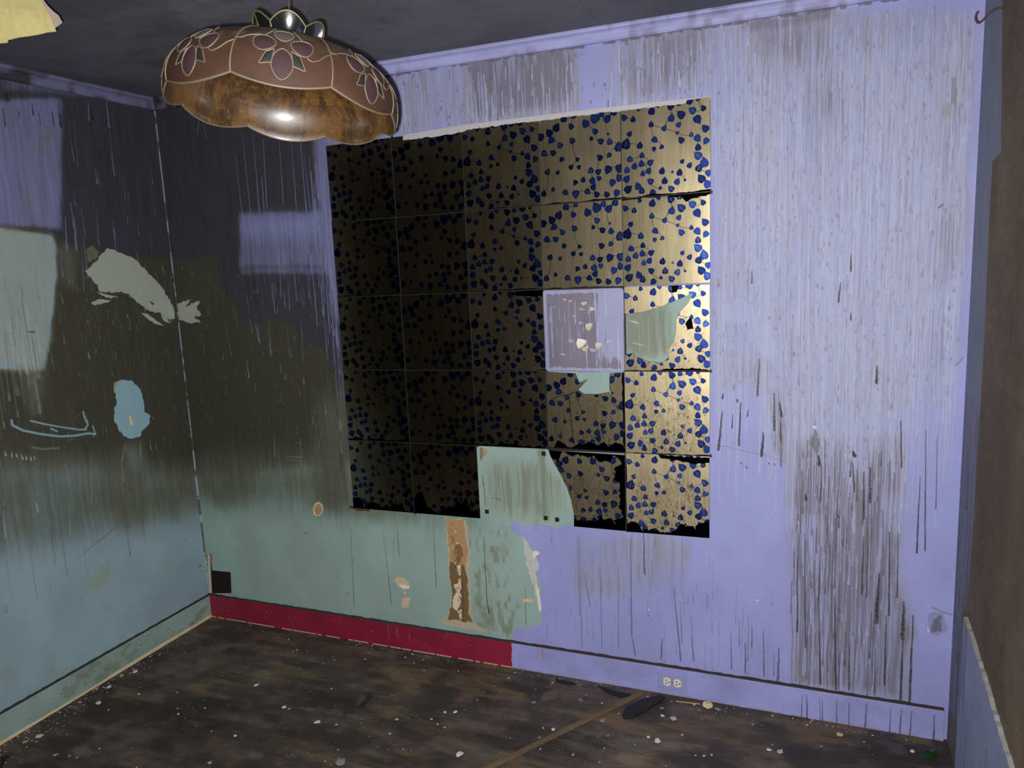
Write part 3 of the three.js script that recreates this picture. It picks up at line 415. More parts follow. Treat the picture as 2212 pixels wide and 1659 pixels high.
const plankMats = [0.92, 1, 1.08].map((k) => floorSheet.material({ roughness: 0.78, color: new THREE.Color(k, k, k) }, 0.0025));
const floor = mesh('floor', box(XH - TH, XR + TH, -0.12, -0.02, -0.2, ZF + TH), darkWood);
tag(floor, 'dark worn floor of narrow grimy boards littered with plaster crumbs', 'floor', null, 'structure');
{
  const r = rng(66), w = 0.0571;
  for (let row = 0; row * w < ZF; row++) {
    const z0 = row * w + 0.0006, z1 = Math.min(ZF, (row + 1) * w - 0.0006);
    if (row * w > 1.45) { mesh('floor_field', planarUV(box(XH, XR, -0.02, 0, row * w, ZF), 0, 2), plankMats[1], floor); break; }
    let x = 0, cut = 0.35 + r() * 1.1;
    while (x < XR) {
      const e = Math.min(XR, x + cut), h = -0.0003 - 0.0012 * r();
      mesh('floorboard', planarUV(box(x + 0.0005, e - 0.0005, -0.02, h, z0, z1), 0, 2), plankMats[Math.floor(r() * 3)], floor);
      x = e; cut = 0.7 + r() * 1.0; if (XR - x - cut < 0.25) cut = XR - x + 0.01;
    }
  }
}

// ---------------------------------------------------------------- mouldings, corner bead, baseboards
const crownSheet = new Sheet(3.2, 0.2, 500);
crownSheet.pixels((x, y) => { const k = 0.9 + 0.2 * fbm(x * 8, y * 30, 601), st = vn(x * 40, y * 20, 602); if (x + 0.3 * (vn(x * 30, y * 30, 604) - 0.5) < 0.86) return mixc([116 * k, 114 * k, 150 * k], SOOT, 0.8 * sstep(0.3, 0.7, st * 0.6 + (fbm(x * 5, y * 9, 603) - 0.5) + 0.25)); return mixc([164 * k, 163 * k, 208 * k], [92, 88, 100], 0.35 * sstep(0.55, 0.9, st * 0.6 + (fbm(x * 5, y * 9, 603) - 0.5) + 0.2)); });
const sootCrown = new Sheet(1.7, 0.2, 500);
sootCrown.pixels((x, y) => { const k = 0.9 + 0.2 * fbm(x * 8, y * 30, 611); return mixc([116 * k, 114 * k, 150 * k], SOOT, 0.75 * sstep(0.4, 0.75, vn(x * 26, y * 16, 612) * 0.6 + (fbm(x * 5, y * 9, 613) - 0.5) + 0.2)); });
const crownProfile = [[0, 0], [0.014, 0], [0.014, 0.004], [0.012, 0.006], [0.016, 0.016], [0.016, 0.028], [0.021, 0.032], [0.03, 0.036], [0.032, 0.042], [0.030, 0.048], [0, 0.048]];
function moulding(len) { return new THREE.ExtrudeGeometry(shapeOf(crownProfile), { depth: len, bevelEnabled: false }); }   // profile in (out, up), run along local z
const t1 = moulding(XR).rotateY(Math.PI / 2).scale(1, 1, -1); { const a = t1.attributes; for (const at of Object.values(a)) for (let k = 0; k < at.count; k += 3) for (let c = 0; c < at.itemSize; c++) { const i = k * at.itemSize + c, j = (k + 2) * at.itemSize + c; [at.array[i], at.array[j]] = [at.array[j], at.array[i]]; } t1.computeVertexNormals(); }
planarUV(t1, 0, 1);
const crownBackMat = crownSheet.material({ roughness: 0.6 }, 0), crownLeftMat = sootCrown.material({ roughness: 0.7 }, 0);
tag(mesh('trim_1', t1.translate(0, H - 0.0481, 0), crownBackMat), 'lavender crown moulding along the top of the back wall', 'moulding', null, 'structure');
tag(mesh('trim_2', planarUV(moulding(ZO), 2, 1).translate(0, H - 0.0481, 0), crownLeftMat), 'soot-stained crown moulding along the top of the left wall', 'moulding', null, 'structure');
const beadSheet = new Sheet(0.1, 2.44, 300);
beadSheet.pixels((x, y) => mixc(y > 1.7 ? [140, 138, 160] : y > 0.9 ? [142, 142, 140] : [156, 180, 178], [58, 56, 54], 0.8 * sstep(0.5, 0.7, vn(x * 4, y * 26, 621) * 0.7 + vn(x * 4, y * 90, 622) * 0.3)));
tag(mesh('trim_3', planarUV(new THREE.CylinderGeometry(0.0035, 0.0035, H - 0.17, 8).translate(0.002, (H - 0.05 + 0.25) / 2 - 0.017, 0.002), 0, 1), beadSheet.material({ roughness: 0.6 }, 0)), 'thin pale bead of filler in the corner between left and back walls', 'trim', null, 'structure');

const baseH = 0.112, baseD = 0.016;
const baseSheet = new Sheet(3.2, 0.125, 640);
{
  const s = baseSheet, edge = [[1.603,0.007],[1.607,0.135]];
  s.pixels((x, y) => {
    const k = 0.9 + 0.2 * fbm(x * 9, y * 12, 701) + 0.05 * (vn(x * 200, y * 200, 702) - 0.5), e = edge[0][0] + (vn(y * 60, 0, 703) - 0.5) * 0.012;
    let p = x < e ? [138 * k, 30 * k, 58 * k] : [LAV[0] * k, LAV[1] * k, LAV[2] * k];
    if (y < 0.006 && vn(x * 60, 1, 705) > 0.25) p = x < e ? [206, 178, 140] : [150, 140, 160];
    return p;
  });
  const r = rng(71);
  for (let k = 0; k < 90; k++) { const x = 0.02 + r() * 1.55, y = 0.02 + r() * 0.09; s.line([[x, y], [x + 0.002 * r(), y + 0.006 * r()]], 0.0015 + 0.0025 * r() * r(), r() < 0.4 ? [226, 196, 186] : [70, 16, 34], 0.75); }
  for (const [x, y, l] of [[1.02, 0.1, 0.06], [1.065, 0.095, 0.05], [1.125, 0.08, 0.03]]) s.run(x, y, l, 0.003, [190, 120, 138], 0.7, r);
  s.streaks([[2.725,0.09,2.723,-0.019,0.0050],[2.739,0.089,2.744,-0.024,0.0067],[2.782,0.088,2.787,-0.033,0.0033],[2.791,0.085,2.793,-0.032,0.0050],[2.838,0.093,2.839,-0.023,0.0050],[2.878,0.089,2.878,-0.015,0.0050],[2.933,0.094,2.931,0.005,0.0067],[3.008,0.091,3.007,-0.023,0.0050],[3.041,0.097,3.038,-0.02,0.0067],[3.072,0.094,3.069,-0.019,0.0067],[3.14,0.091,3.142,-0.021,0.0083]], [70, 66, 88], 0.8, 72);
  s.patch([[1.704,0.138],[1.732,0.15],[1.75,0.137],[1.735,0.123],[1.711,0.115]], [226, 218, 196], { jag: 0.003, seed: 3 });
  s.line([[1.719,0.116],[1.721,0.068]], 0.002, [176, 96, 118], 0.8); s.line([[1.739,0.123],[1.741,0.055]], 0.003, [176, 96, 118], 0.8);
  for (const q of [[[1.079,0.132],[1.121,0.129]], [[0.702,0.149],[0.73,0.148]], [[1.582,0.131],[1.598,0.125]]]) s.line(q, 0.006, [222, 214, 196], 0.9);
}
const baseMat = baseSheet.material({ roughness: 0.5 }, 0), grime = std({ color: rgb(60, 53, 51), roughness: 0.95 });
const bb = mesh('baseboard_back', planarUV(new RoundedBoxGeometry(XR - 0.012, baseH, baseD, 2, 0.002).translate((XR - 0.012) / 2, baseH / 2, baseD / 2), 0, 1), baseMat);
tag(bb, 'baseboard of the back wall, crimson on the left and lavender on the right', 'baseboard', null, 'structure');
{
  const r = rng(73), pts = []; for (let k = 0; k <= 160; k++) pts.push([k / 160 * (XR - 0.014), 0.0015 + 0.004 * r()]);
  const sh = shapeOf([[0, 0], ...pts.map(([x, h]) => [x, h + 0.001]), [XR - 0.014, 0]]);
  mesh('grime', new THREE.ExtrudeGeometry(sh, { depth: baseD - 0.001, bevelEnabled: false }).translate(0, baseH - 0.0005, 0), grime, bb).userData.label = 'black dirt lying along the top of the baseboard';
}
const leftBase = new Sheet(1.7, 0.125, 600);
leftBase.pixels((x, y) => {
  const k = 0.9 + 0.2 * fbm(x * 9, y * 12, 711); let p = [146 * k, 168 * k, 160 * k];
  p = mixc(p, [120, 126, 104], 0.5 * sstep(0.55, 0.75, fbm(x * 14, y * 20, 712)));
  if (y < 0.012 + 0.012 * (vn(x * 9, 2, 713) - 0.3)) p = mixc([222, 196, 142], [232, 220, 196], vn(x * 40, y * 40, 714));
  return p;
});
{ const r = rng(75); for (let k = 0; k < 40; k++) { const x = r() * 1.1, y = 0.02 + r() * 0.09; leftBase.line([[x, y], [x + 0.004 * r(), y + 0.008 * r()]], 0.002 + 0.002 * r(), [60, 62, 58], 0.7); } }
const bl = mesh('baseboard_left', planarUV(new RoundedBoxGeometry(baseD, baseH, ZO - 0.02, 2, 0.002).translate(baseD / 2, baseH / 2, (ZO + 0.012) / 2), 2, 1), leftBase.material({ roughness: 0.6 }, 0));
tag(bl, 'grey-green baseboard of the left wall with a worn yellow foot', 'baseboard', null, 'structure');
{
  const r = rng(76), sh = shapeOf([[0.016, 0], ...Array.from({ length: 120 }, (_, k) => [0.016 + k / 119 * (ZO - 0.04), 0.002 + 0.003 * r()]), [ZO - 0.024, 0]]);
  mesh('grime', sideways(new THREE.ExtrudeGeometry(sh, { depth: baseD - 0.001, bevelEnabled: false })).translate(0, baseH - 0.0005, 0), grime, bl).userData.label = 'black dirt lying along the top of the baseboard';
}

// ---------------------------------------------------------------- the five-by-five panel of mirror tiles
const TX = [0.88972,0.30379,-0.00143], TY = [2.15445,0.00271,-0.30558];                                     // wall point of grid node (column, row from the top)
const node = (i, j) => [TX[0] + TX[1] * i + TX[2] * j, TY[0] + TY[1] * i + TY[2] * j];
const leafA = '1020,140,5 1120,160,8 1170,110,6 1265,125,8 1330,105,6 1405,85,9 1470,75,5 1430,160,8 1510,145,6 1270,215,8 1345,190,9 1465,225,9 905,205,7 975,220,6 1115,260,6 1215,290,6 1325,265,6 1315,325,4 1525,295,8 945,330,6 1420,340,5 1465,365,8 1345,380,7 1530,385,7 1140,375,7 915,410,11 1025,420,7 1195,430,5 1135,445,5 1470,435,7 1470,495,9 1040,495,6 945,525,7 1350,540,5 1405,570,6 1515,550,10 1475,590,8 980,580,7 1035,560,7 1105,550,7 920,610,7 1090,615,7 1045,635,6 1195,615,7 1330,625,7 1275,620,3 1545,625,7 915,680,8 1105,695,7 1215,690,7 1310,695,7 1495,670,9 1370,680,3 1540,710,9 1005,735,8 1035,770,7 925,760,9 1180,745,4 1120,780,7 1265,750,7'.split(' ').map((t) => { const [x, y, k] = t.split(',').map(Number), u = (x - 875) / 690; return [u, 1 - (y - (130 - 70 * u)) / 705, k]; });
const leafB = '520,190,6 445,210,8 385,280,9 500,270,7 330,320,9 260,350,9 345,375,8 410,415,7 505,380,7 285,480,8 355,475,7 420,525,6 540,525,5 490,585,6 550,585,5 305,625,7 385,630,5 520,705,6 580,685,6 640,610,7 695,620,7 700,670,6 650,690,8 655,740,7 610,775,7 680,310,7 650,365,5 720,385,7 785,390,7 775,330,3 770,215,9 680,210,11 610,250,9 730,180,7 820,165,8 850,430,10 710,510,7 780,490,6 770,600,9 850,590,9 800,700,8 850,665,8 345,765,5 440,785,7 520,795,9 270,800,7 680,795,7 755,795,7 830,780,8'.split(' ').map((t) => { const [x, y, k] = t.split(',').map(Number), u = (x - 240) / 630; return [u, 1 - (y - (205 - 70 * u)) / 690, k]; });
const TP = 512;
function tileTexture(c, r, damage) {
  const cv = document.createElement('canvas'); cv.width = cv.height = TP; const x = cv.getContext('2d'), rd = rng(900 + c * 7 + r * 31);
  const im = x.createImageData(TP, TP);
  for (let j = 0, k = 0; j < TP; j++) for (let i = 0; i < TP; i++, k += 4) {                        // antiqued gold with upright brushing
    const u = i / TP + c * 1.7, v = j / TP + r * 1.3, a = fbm(u * 4, v * 3, 801), b = vn(u * 60, v * 4, 802), q = 0.86 + 0.2 * a + 0.1 * (b - 0.5);
    im.data[k] = 192 * q; im.data[k + 1] = 176 * q; im.data[k + 2] = 141 * q; im.data[k + 3] = 255;
  }
  x.putImageData(im, 0, 0);
  x.setTransform(TP, 0, 0, -TP, 0, TP); x.lineCap = 'round';
  x.strokeStyle = 'rgba(74,66,50,0.75)'; x.lineWidth = 0.006;
  const list = (c % 2 === 0 ? leafA : leafB), turn = rng(5 + (c % 2));
  for (let k = 0; k < 26; k++) { const a = list[Math.floor(turn() * list.length)]; let b = null, bd = 9; for (const q of list) { const d = Math.hypot(q[0] - a[0], q[1] - a[1]); if (q !== a && d > 0.1 && d < bd && turn() < 0.6) { bd = d; b = q; } } if (b) { x.beginPath(); x.moveTo(a[0], a[1]); x.quadraticCurveTo((a[0] + b[0]) / 2 + (turn() - 0.5) * 0.1, (a[1] + b[1]) / 2 + (turn() - 0.5) * 0.1, b[0], b[1]); x.stroke(); } }
  for (const [u, v, k] of list) {
    const s = k * 0.0062, ang = (turn() - 0.5) * 2.0 + (turn() < 0.25 ? Math.PI : 0), worn = rd();
    x.save(); x.translate(u, v); x.rotate(ang);
    x.fillStyle = css([[33, 46, 104], [27, 38, 86], [42, 62, 128]][Math.floor(turn() * 3)]); x.beginPath(); x.moveTo(0, s * 1.2);
    x.bezierCurveTo(s * 0.2, s * 0.75, s * 0.85, s * 0.45, s * 0.78, -s * 0.25); x.bezierCurveTo(s * 0.7, -s * 0.75, s * 0.25, -s * 0.85, 0, -s * 0.72);
    x.bezierCurveTo(-s * 0.25, -s * 0.85, -s * 0.7, -s * 0.75, -s * 0.78, -s * 0.25); x.bezierCurveTo(-s * 0.85, s * 0.45, -s * 0.2, s * 0.75, 0, s * 1.15); x.fill();
    x.strokeStyle = worn < 0.25 + 0.1 * r ? 'rgba(120,150,225,0.8)' : 'rgba(58,80,160,0.7)'; x.lineWidth = 0.003;
    x.beginPath(); x.moveTo(0, -s * 0.7); x.lineTo(0, s * 0.95); x.moveTo(0, -s * 0.3); x.lineTo(s * 0.5, s * 0.1); x.moveTo(0, -s * 0.3); x.lineTo(-s * 0.5, s * 0.1); x.moveTo(0, s * 0.1); x.lineTo(s * 0.35, s * 0.45); x.moveTo(0, s * 0.1); x.lineTo(-s * 0.35, s * 0.45); x.stroke();
    x.restore();
  }
  const blot = (n, u0, u1, v0, v1, m, cols, a) => { for (let k = 0; k < n; k++) { x.strokeStyle = css(cols[Math.floor(rd() * cols.length)], a * (0.4 + 0.6 * rd())); x.lineWidth = m * (0.2 + rd() ** 2); const u = lerp(u0, u1, rd()), v = lerp(v0, v1, rd()); x.beginPath(); x.moveTo(u, v); x.lineTo(u + (rd() - 0.5) * m * 3, v + (rd() - 0.5) * m * 5); x.stroke(); } };
  blot(60, 0, 1, 0, 1, 0.012, [[96, 82, 56], [150, 132, 92]], 0.35);
  if (damage.worn) { blot(420 * damage.worn, 0.1, 0.95, 0.0, 0.7, 0.016, [[60, 52, 40], [110, 100, 78], [232, 222, 190], [84, 76, 62]], 0.5); blot(160 * damage.worn, 0.2, 0.9, 0.1, 0.7, 0.006, [[240, 234, 210], [40, 36, 30]], 0.8); }
  const eat = (side, d, rough) => {                                 // silvering eaten away to black from an edge, in a ragged line
    x.fillStyle = '#050505'; x.beginPath(); const n = 60; const at = (t, q) => ({ b: [t, q], t: [t, 1 - q], l: [q, t], r: [1 - q, t] })[side];
    x.moveTo(...at(-0.01, -0.01)); for (let k = 0; k <= n; k++) { const t = k / n; x.lineTo(...at(t, Math.max(0, d * (0.4 + 1.1 * vn(t * 6, c * 3 + r * 5, 811) + rough * (vn(t * 15, r, 812) - 0.5) + 0.22 * rough * (rd() - 0.5))))); } x.lineTo(...at(1.01, -0.01)); x.fill();
  };
  for (const [side, d, rough] of damage.eat ?? [['b', 0.011, 0.8]]) eat(side, d, rough);
  for (const p of damage.black ?? []) { const q = jagged(p, 0.03, 0.008, 5); x.fillStyle = '#060606'; x.beginPath(); q.forEach((v, i) => (i ? x.lineTo(...v) : x.moveTo(...v))); x.fill(); }
  for (const p of damage.crack ?? []) { x.strokeStyle = 'rgba(30,26,20,0.9)'; x.lineWidth = 0.007; x.beginPath(); p.forEach((v, i) => (i ? x.lineTo(...v) : x.moveTo(...v))); x.stroke(); }
  const t = new THREE.CanvasTexture(cv); t.colorSpace = THREE.SRGBColorSpace; t.wrapS = t.wrapT = THREE.ClampToEdgeWrapping; t.magFilter = THREE.LinearFilter; return t;
}
const glassEdge = std({ color: rgb(70, 78, 72), roughness: 0.25, metalness: 0.4 });
const tilePanel = thing('mirror_tile_panel', 'large square panel of gold mirror tiles printed with blue ivy leaves', 'mirror tiles', [...node(2.5, 5), 0]);
const R4 = (k) => k;                                                // outlines of the broken tiles in unit coordinates of their tile, y up
const broken = {
  '3,4': [[[0.03,0.909],[0.088,0.791],[0.159,0.675],[0.234,0.516],[0.285,0.349],[0.317,0.169],[0.312,-0.003],[0.985,0.005],[0.994,0.972],[0.008,0.986]]],
  '4,2': [[[0.014,1.004],[0.998,0.988],[1.001,0.011],[0.004,-0.004],[0.007,0.196],[0.114,0.218],[0.119,0.184],[0.284,0.118],[0.448,0.101],[0.53,0.161],[0.514,0.248],[0.59,0.345],[0.612,0.484],[0.612,0.601],[0.666,0.696],[0.75,0.783],[0.812,0.902],[0.666,0.838],[0.453,0.754],[0.236,0.696],[0.014,0.679]]],
  '3,3': [[[-0.014,0.986],[0.389,0.97],[0.434,0.856],[0.553,0.903],[0.42,0.764],[0.49,0.718],[0.654,0.715],[0.806,0.746],[0.839,0.695],[0.812,0.791],[0.821,0.972],[0.998,0.984],[0.994,0.007],[-0.022,0.021]]],
};
const damages = {
  '0,0': {}, '4,0': { eat: [['b', 0.018, 0.5]], black: [[[-0.02,-0.01],[0.303,-0.014],[1.004,0.03],[1.005,-0.02],[0.303,-0.055],[-0.021,-0.041]]] }, '4,1': { eat: [['t', 0.012, 1]], black: [[[0.514,1.06],[1.004,1.07],[1.005,0.97],[0.823,0.945],[0.731,0.912],[0.67,0.977],[0.54,0.967]]] },
  '3,0': { eat: [['b', 0.014, 0.6]] }, '2,1': { eat: [['b', 0.012, 1]] }, '3,1': { black: [[[-0.453,-0.021],[-0.297,-0.004],[-0.201,0.083],[0.012,0.114],[-0.011,-0.036]]] },
  '2,2': { black: [[[0.547,0.967],[0.734,0.995],[0.859,1.064],[1.041,1.085],[1.035,0.917],[0.67,0.929]]] },
  '4,2': { worn: 0.35, eat: [['b', 0.01, 1]], black: [[[0.561,0.984],[0.645,0.991],[0.624,0.918],[0.571,0.91]], [[0.718,0.546],[0.781,0.624],[0.812,0.491],[0.744,0.482]], [[0.42,0.008],[0.502,0.031],[0.823,0.037],[0.99,0.01],[0.823,-0.023],[0.502,-0.024]]] },
  '4,3': { worn: 1, eat: [['b', 0.012, 0.8], ['t', 0.008, 0.4]] }, '3,3': { worn: 0.6, eat: [['b', 0.065, 1.3], ['r', 0.02, 0.6]], crack: [[[0.085,0.642],[0.147,0.678],[0.268,0.698],[0.431,0.752]], [[0.839,0.695],[0.884,0.611],[0.917,0.526]], [[0.309,0.658],[0.305,0.512],[0.341,0.072]]] },
  '2,3': { eat: [['b', 0.03, 1.2]] }, '1,3': { eat: [['b', 0.015, 1]] }, '0,3': { eat: [['b', 0.03, 1.2]] },
  '0,4': { eat: [['b', 0.13, 1.3]], worn: 0.1 }, '1,4': { eat: [['b', 0.16, 1.4]], worn: 0.15 },
  '3,4': { worn: 0.7, eat: [['b', 0.17, 0.8], ['t', 0.13, 1.1], ['r', 0.15, 1.0]] },
  '4,4': { worn: 1, eat: [['b', 0.09, 1.2], ['l', 0.012, 0.6]], black: [[[0.407,0.991],[0.993,0.973],[0.993,0.918],[0.822,0.898],[0.66,0.924],[0.44,0.947]], [[0.833,0.141],[0.985,0.228],[1.007,0.012],[0.822,0.007]]] },
};
{
  const r = rng(97);
  // how far single tiles lean from the wall, in degrees (about the upright, about the level)
  const rough = { '4,0': 0.29, '4,1': 0.275, '4,3': 0.42, '4,4': 0.5, '4,2': 0.36, '3,3': 0.36, '3,4': 0.4 };
  const lean = { '3,3': [-1.2, 0.5], '3,4': [-1.2, 0.5], '2,3': [-0.8, 0], '2,4': [-1, 0], '4,0': [-0.2, 0], '4,1': [-0.6, 0], '4,2': [0.4, -0.3], '4,3': [1.1, -0.9], '4,4': [0.9, -1.3] };
  for (let row = 0; row < 5; row++) for (let col = 0; col < 5; col++) {
    if (col === 2 && row === 4) continue;                           // this one has come off
    if (col === 3 && row === 2) continue;                           // and this one is covered by the painted square
    const key = col + ',' + row, [x0, y0] = node(col, row + 1), [x1, y1] = node(col + 1, row), w = x1 - x0, h = y1 - y0 - TY[1], sk = TY[1], g = 0.004;
    let pts = broken[key] ? broken[key][0].map(([u, v]) => [clamp(u, g, 1 - g), clamp(v, g, 1 - g)]) : [[g, g], [1 - g, g], [1 - g, 1 - g], [g, 1 - g]];
    if (broken[key] && THREE.ShapeUtils.area(pts.map((p) => new THREE.Vector2(...p))) < 0) pts.reverse();
    const geo = new THREE.ExtrudeGeometry(shapeOf(pts.map(([u, v]) => [u * w, v * h + u * sk])), { depth: 0.0022, bevelEnabled: true, bevelThickness: 0.0008, bevelSize: 0.0008, bevelOffset: -0.0008, bevelSegments: 1, curveSegments: 4 });
    const uv = geo.attributes.uv, p = geo.attributes.position; for (let k = 0; k < p.count; k++) uv.setXY(k, p.getX(k) / w, (p.getY(k) - p.getX(k) / w * sk) / h);
    geo.translate(-w / 2, -h / 2, 0.0008);
    const face = std({ map: tileTexture(col, row, damages[key] ?? {}), metalness: 1, roughness: rough[key] ?? [0.21, 0.22, 0.26, 0.3, 0.33][col] });
    const m = mesh('mirror_tile', geo, [face, glassEdge], tilePanel), l = lean[key] ?? [0, 0];
    m.position.set(x0 + w / 2 - tilePanel.position.x, y0 + h / 2 - tilePanel.position.y, 0.003 + 0.15 * Math.max(Math.abs(l[0]), Math.abs(l[1])) * Math.PI / 180 + 0.001);
    m.rotation.set(THREE.MathUtils.degToRad(l[1] + (r() - 0.5) * 0.5), THREE.MathUtils.degToRad(l[0] + (r() - 0.5) * 0.6), 0);
    if (broken[key]) m.userData.label = 'broken gold mirror tile with ivy print, a bite missing';
  }
}
mesh('caulk_strip', new THREE.ExtrudeGeometry(shapeOf([...jagged([[1.247,2.141],[1.306,2.14],[1.474,2.144],[1.523,2.153],[1.727,2.155],[1.955,2.156],[2.112,2.157],[2.263,2.156],[2.408,2.156]], 0.012, 0.0025, 15, false), ...[[2.409,2.169],[2.263,2.171],[2.113,2.173],[1.955,2.173],[1.728,2.172],[1.505,2.171],[1.247,2.16]]]), { depth: 0.0062, bevelEnabled: true, bevelThickness: 0.001, bevelSize: 0.0008, bevelSegments: 1 }).translate(-tilePanel.position.x, -tilePanel.position.y, 0.0012), std({ color: rgb(188, 182, 186), roughness: 0.7 }), tilePanel).userData.label = 'smeared pale strip of filler along the top edge';
const pad = std({ color: rgb(22, 20, 19), roughness: 0.9 });
[[1045, 1105], [1174, 980], [1178, 1118], [1203, 1122]].forEach(() => 0);
const padSpots = [[1.52,0.663],[1.773,0.919],[1.772,0.658],[1.819,0.656]];
const padLabels = ['small square black adhesive pad at the left edge of the bare green patch', 'small square black adhesive pad in the upper corner of the bare green patch', 'lower-right adhesive pad of the green patch, left one of two side by side', 'lower-right adhesive pad of the green patch, right one of two side by side'];
padSpots.forEach(([x, y], k) => tag(mesh('adhesive_pad', new RoundedBoxGeometry(0.0165, 0.017, 0.003, 1, 0.0008).rotateZ((k - 1.5) * 0.03).translate(x, y, 0.0016), pad), padLabels[k], 'adhesive pad', 'adhesive pads left on the bare wall'));
tag(mesh('tape_scrap', new THREE.ExtrudeGeometry(shapeOf(jagged([[0.862,0.635],[0.966,0.631],[0.96,0.618],[0.906,0.615],[0.885,0.62],[0.861,0.622]], 0.01, 0.0015, 3)), { depth: 0.004, bevelEnabled: false }).translate(0, 0, 0.0001), std({ color: rgb(78, 52, 36) })), 'torn brown scrap of backing under the lower left corner of the mirror tiles', 'scrap');

// painted square over the fourth tile of the middle row
{
  const s = new Sheet(0.31, 0.31, 1650);
  s.pixels((x, y) => {
    const st = 0.6 * vn(x * 110, y * 7, 851) + 0.4 * vn(x * 300, y * 20, 852), mo = fbm(x * 9, y * 6, 853), k = 0.94 + 0.14 * mo;
    const e = Math.min(x, y, 0.305 - x, 0.305 - y), lav = sstep(0.52, 0.66, st * 0.35 + mo * 0.3 + 0.4 * sstep(0.19, 0.24, x + 0.09 * (mo - 0.5) + 0.02 * (st - 0.5)) * sstep(0.03, 0.12, y + 0.1 * (mo - 0.5)) + 0.42 * sstep(0.022, 0.006, e + 0.012 * (mo - 0.5)) + 0.1);
    return mixc([119 * k, 112 * k, 128 * k], [154 * k, 153 * k, 186 * k], lav);
  }, (x, y) => 120 + 60 * (vn(x * 110, y * 9, 851) - 0.5));
  s.runs(46, 0.02, 0.29, 0.1, 0.3, [0.03, 0.14], [0.002, 0.005], [[178, 180, 212], [160, 160, 192], [104, 98, 112]], [0.3, 0.8], 855, 0.3);
  const [x0, y0] = node(3, 3);
  const w = 0.306, h = 0.306, q = 0.014, sh = new THREE.Shape();
  sh.moveTo(q, 0); sh.lineTo(w * 0.40, 0.002); sh.quadraticCurveTo(w * 0.43, -0.006, w * 0.45, 0.0); sh.lineTo(w - q, 0); sh.quadraticCurveTo(w, 0, w, q); sh.lineTo(w, h - q); sh.quadraticCurveTo(w, h, w - q, h); sh.lineTo(q, h); sh.quadraticCurveTo(0, h, 0, h - q); sh.lineTo(0, q); sh.quadraticCurveTo(0, 0, q, 0);
  const o = mesh('painted_tile', new THREE.ExtrudeGeometry(sh, { depth: 0.006, bevelEnabled: true, bevelThickness: 0.003, bevelSize: 0.003, bevelOffset: -0.003, bevelSegments: 3, curveSegments: 6 }).translate(0, 0, 0.0032), s.material({ roughness: 0.5 }, 0.001), tilePanel);
  o.position.set(x0 - tilePanel.position.x, y0 - 0.002 - tilePanel.position.y, 0); o.userData.label = 'square lavender-painted tile with curled paint flakes';
  const flakeMats = [std({ color: rgb(214, 202, 172), roughness: 0.5 }), std({ color: rgb(176, 172, 190), roughness: 0.5 }), std({ color: rgb(240, 232, 214), roughness: 0.4 })];
  const fl = [[1220, 648, 10, 8, 0], [1232, 651, 9, 7, 0], [1262, 655, 14, 10, 0], [1257, 668, 14, 10, 1], [1279, 667, 12, 12, 0], [1240, 681, 8, 7, 0], [1254, 697, 10, 8, 1], [1273, 706, 16, 16, 0], [1233, 735, 14, 12, 1], [1255, 742, 20, 20, 2], [1265, 753, 16, 12, 0], [1281, 756, 16, 10, 1], [1293, 747, 14, 14, 0], [1314, 738, 10, 9, 0], [1216, 766, 12, 8, 0], [1198, 663, 7, 5, 1]];
  const spot = [[1.883,1.511],[1.905,1.506],[1.957,1.498],[1.948,1.476],[1.986,1.477],[1.917,1.455],[1.941,1.427],[1.974,1.411],[1.902,1.362],[1.941,1.35],[1.958,1.331],[1.986,1.326],[2.007,1.341],[2.044,1.357],[1.869,1.308],[1.843,1.487]], r = rng(860);
  fl.forEach(([, , a, b, m], k) => {
    const W = a / 600, Hh = b / 600, geo = new THREE.PlaneGeometry(1, 1, 6, 6), p = geo.attributes.position;
    for (let i = 0; i < p.count; i++) { const u = p.getX(i), v = p.getY(i), wid = 1 - 0.55 * Math.abs(u * 2) ** 1.6, c = u * 2; p.setXYZ(i, u * W, (v * wid - 0.22 * c * c) * Hh, Hh * (0.55 * (v + 0.5) ** 2 * wid + 0.12)); }
    geo.computeVertexNormals(); geo.rotateZ((r() - 0.3) * 1.1 + (r() < 0.4 ? Math.PI : 0));
    mesh('paint_flake', geo.translate(spot[k][0] - x0, spot[k][1] - y0 + 0.002, 0.0095), flakeMats[m], o);
  });
}

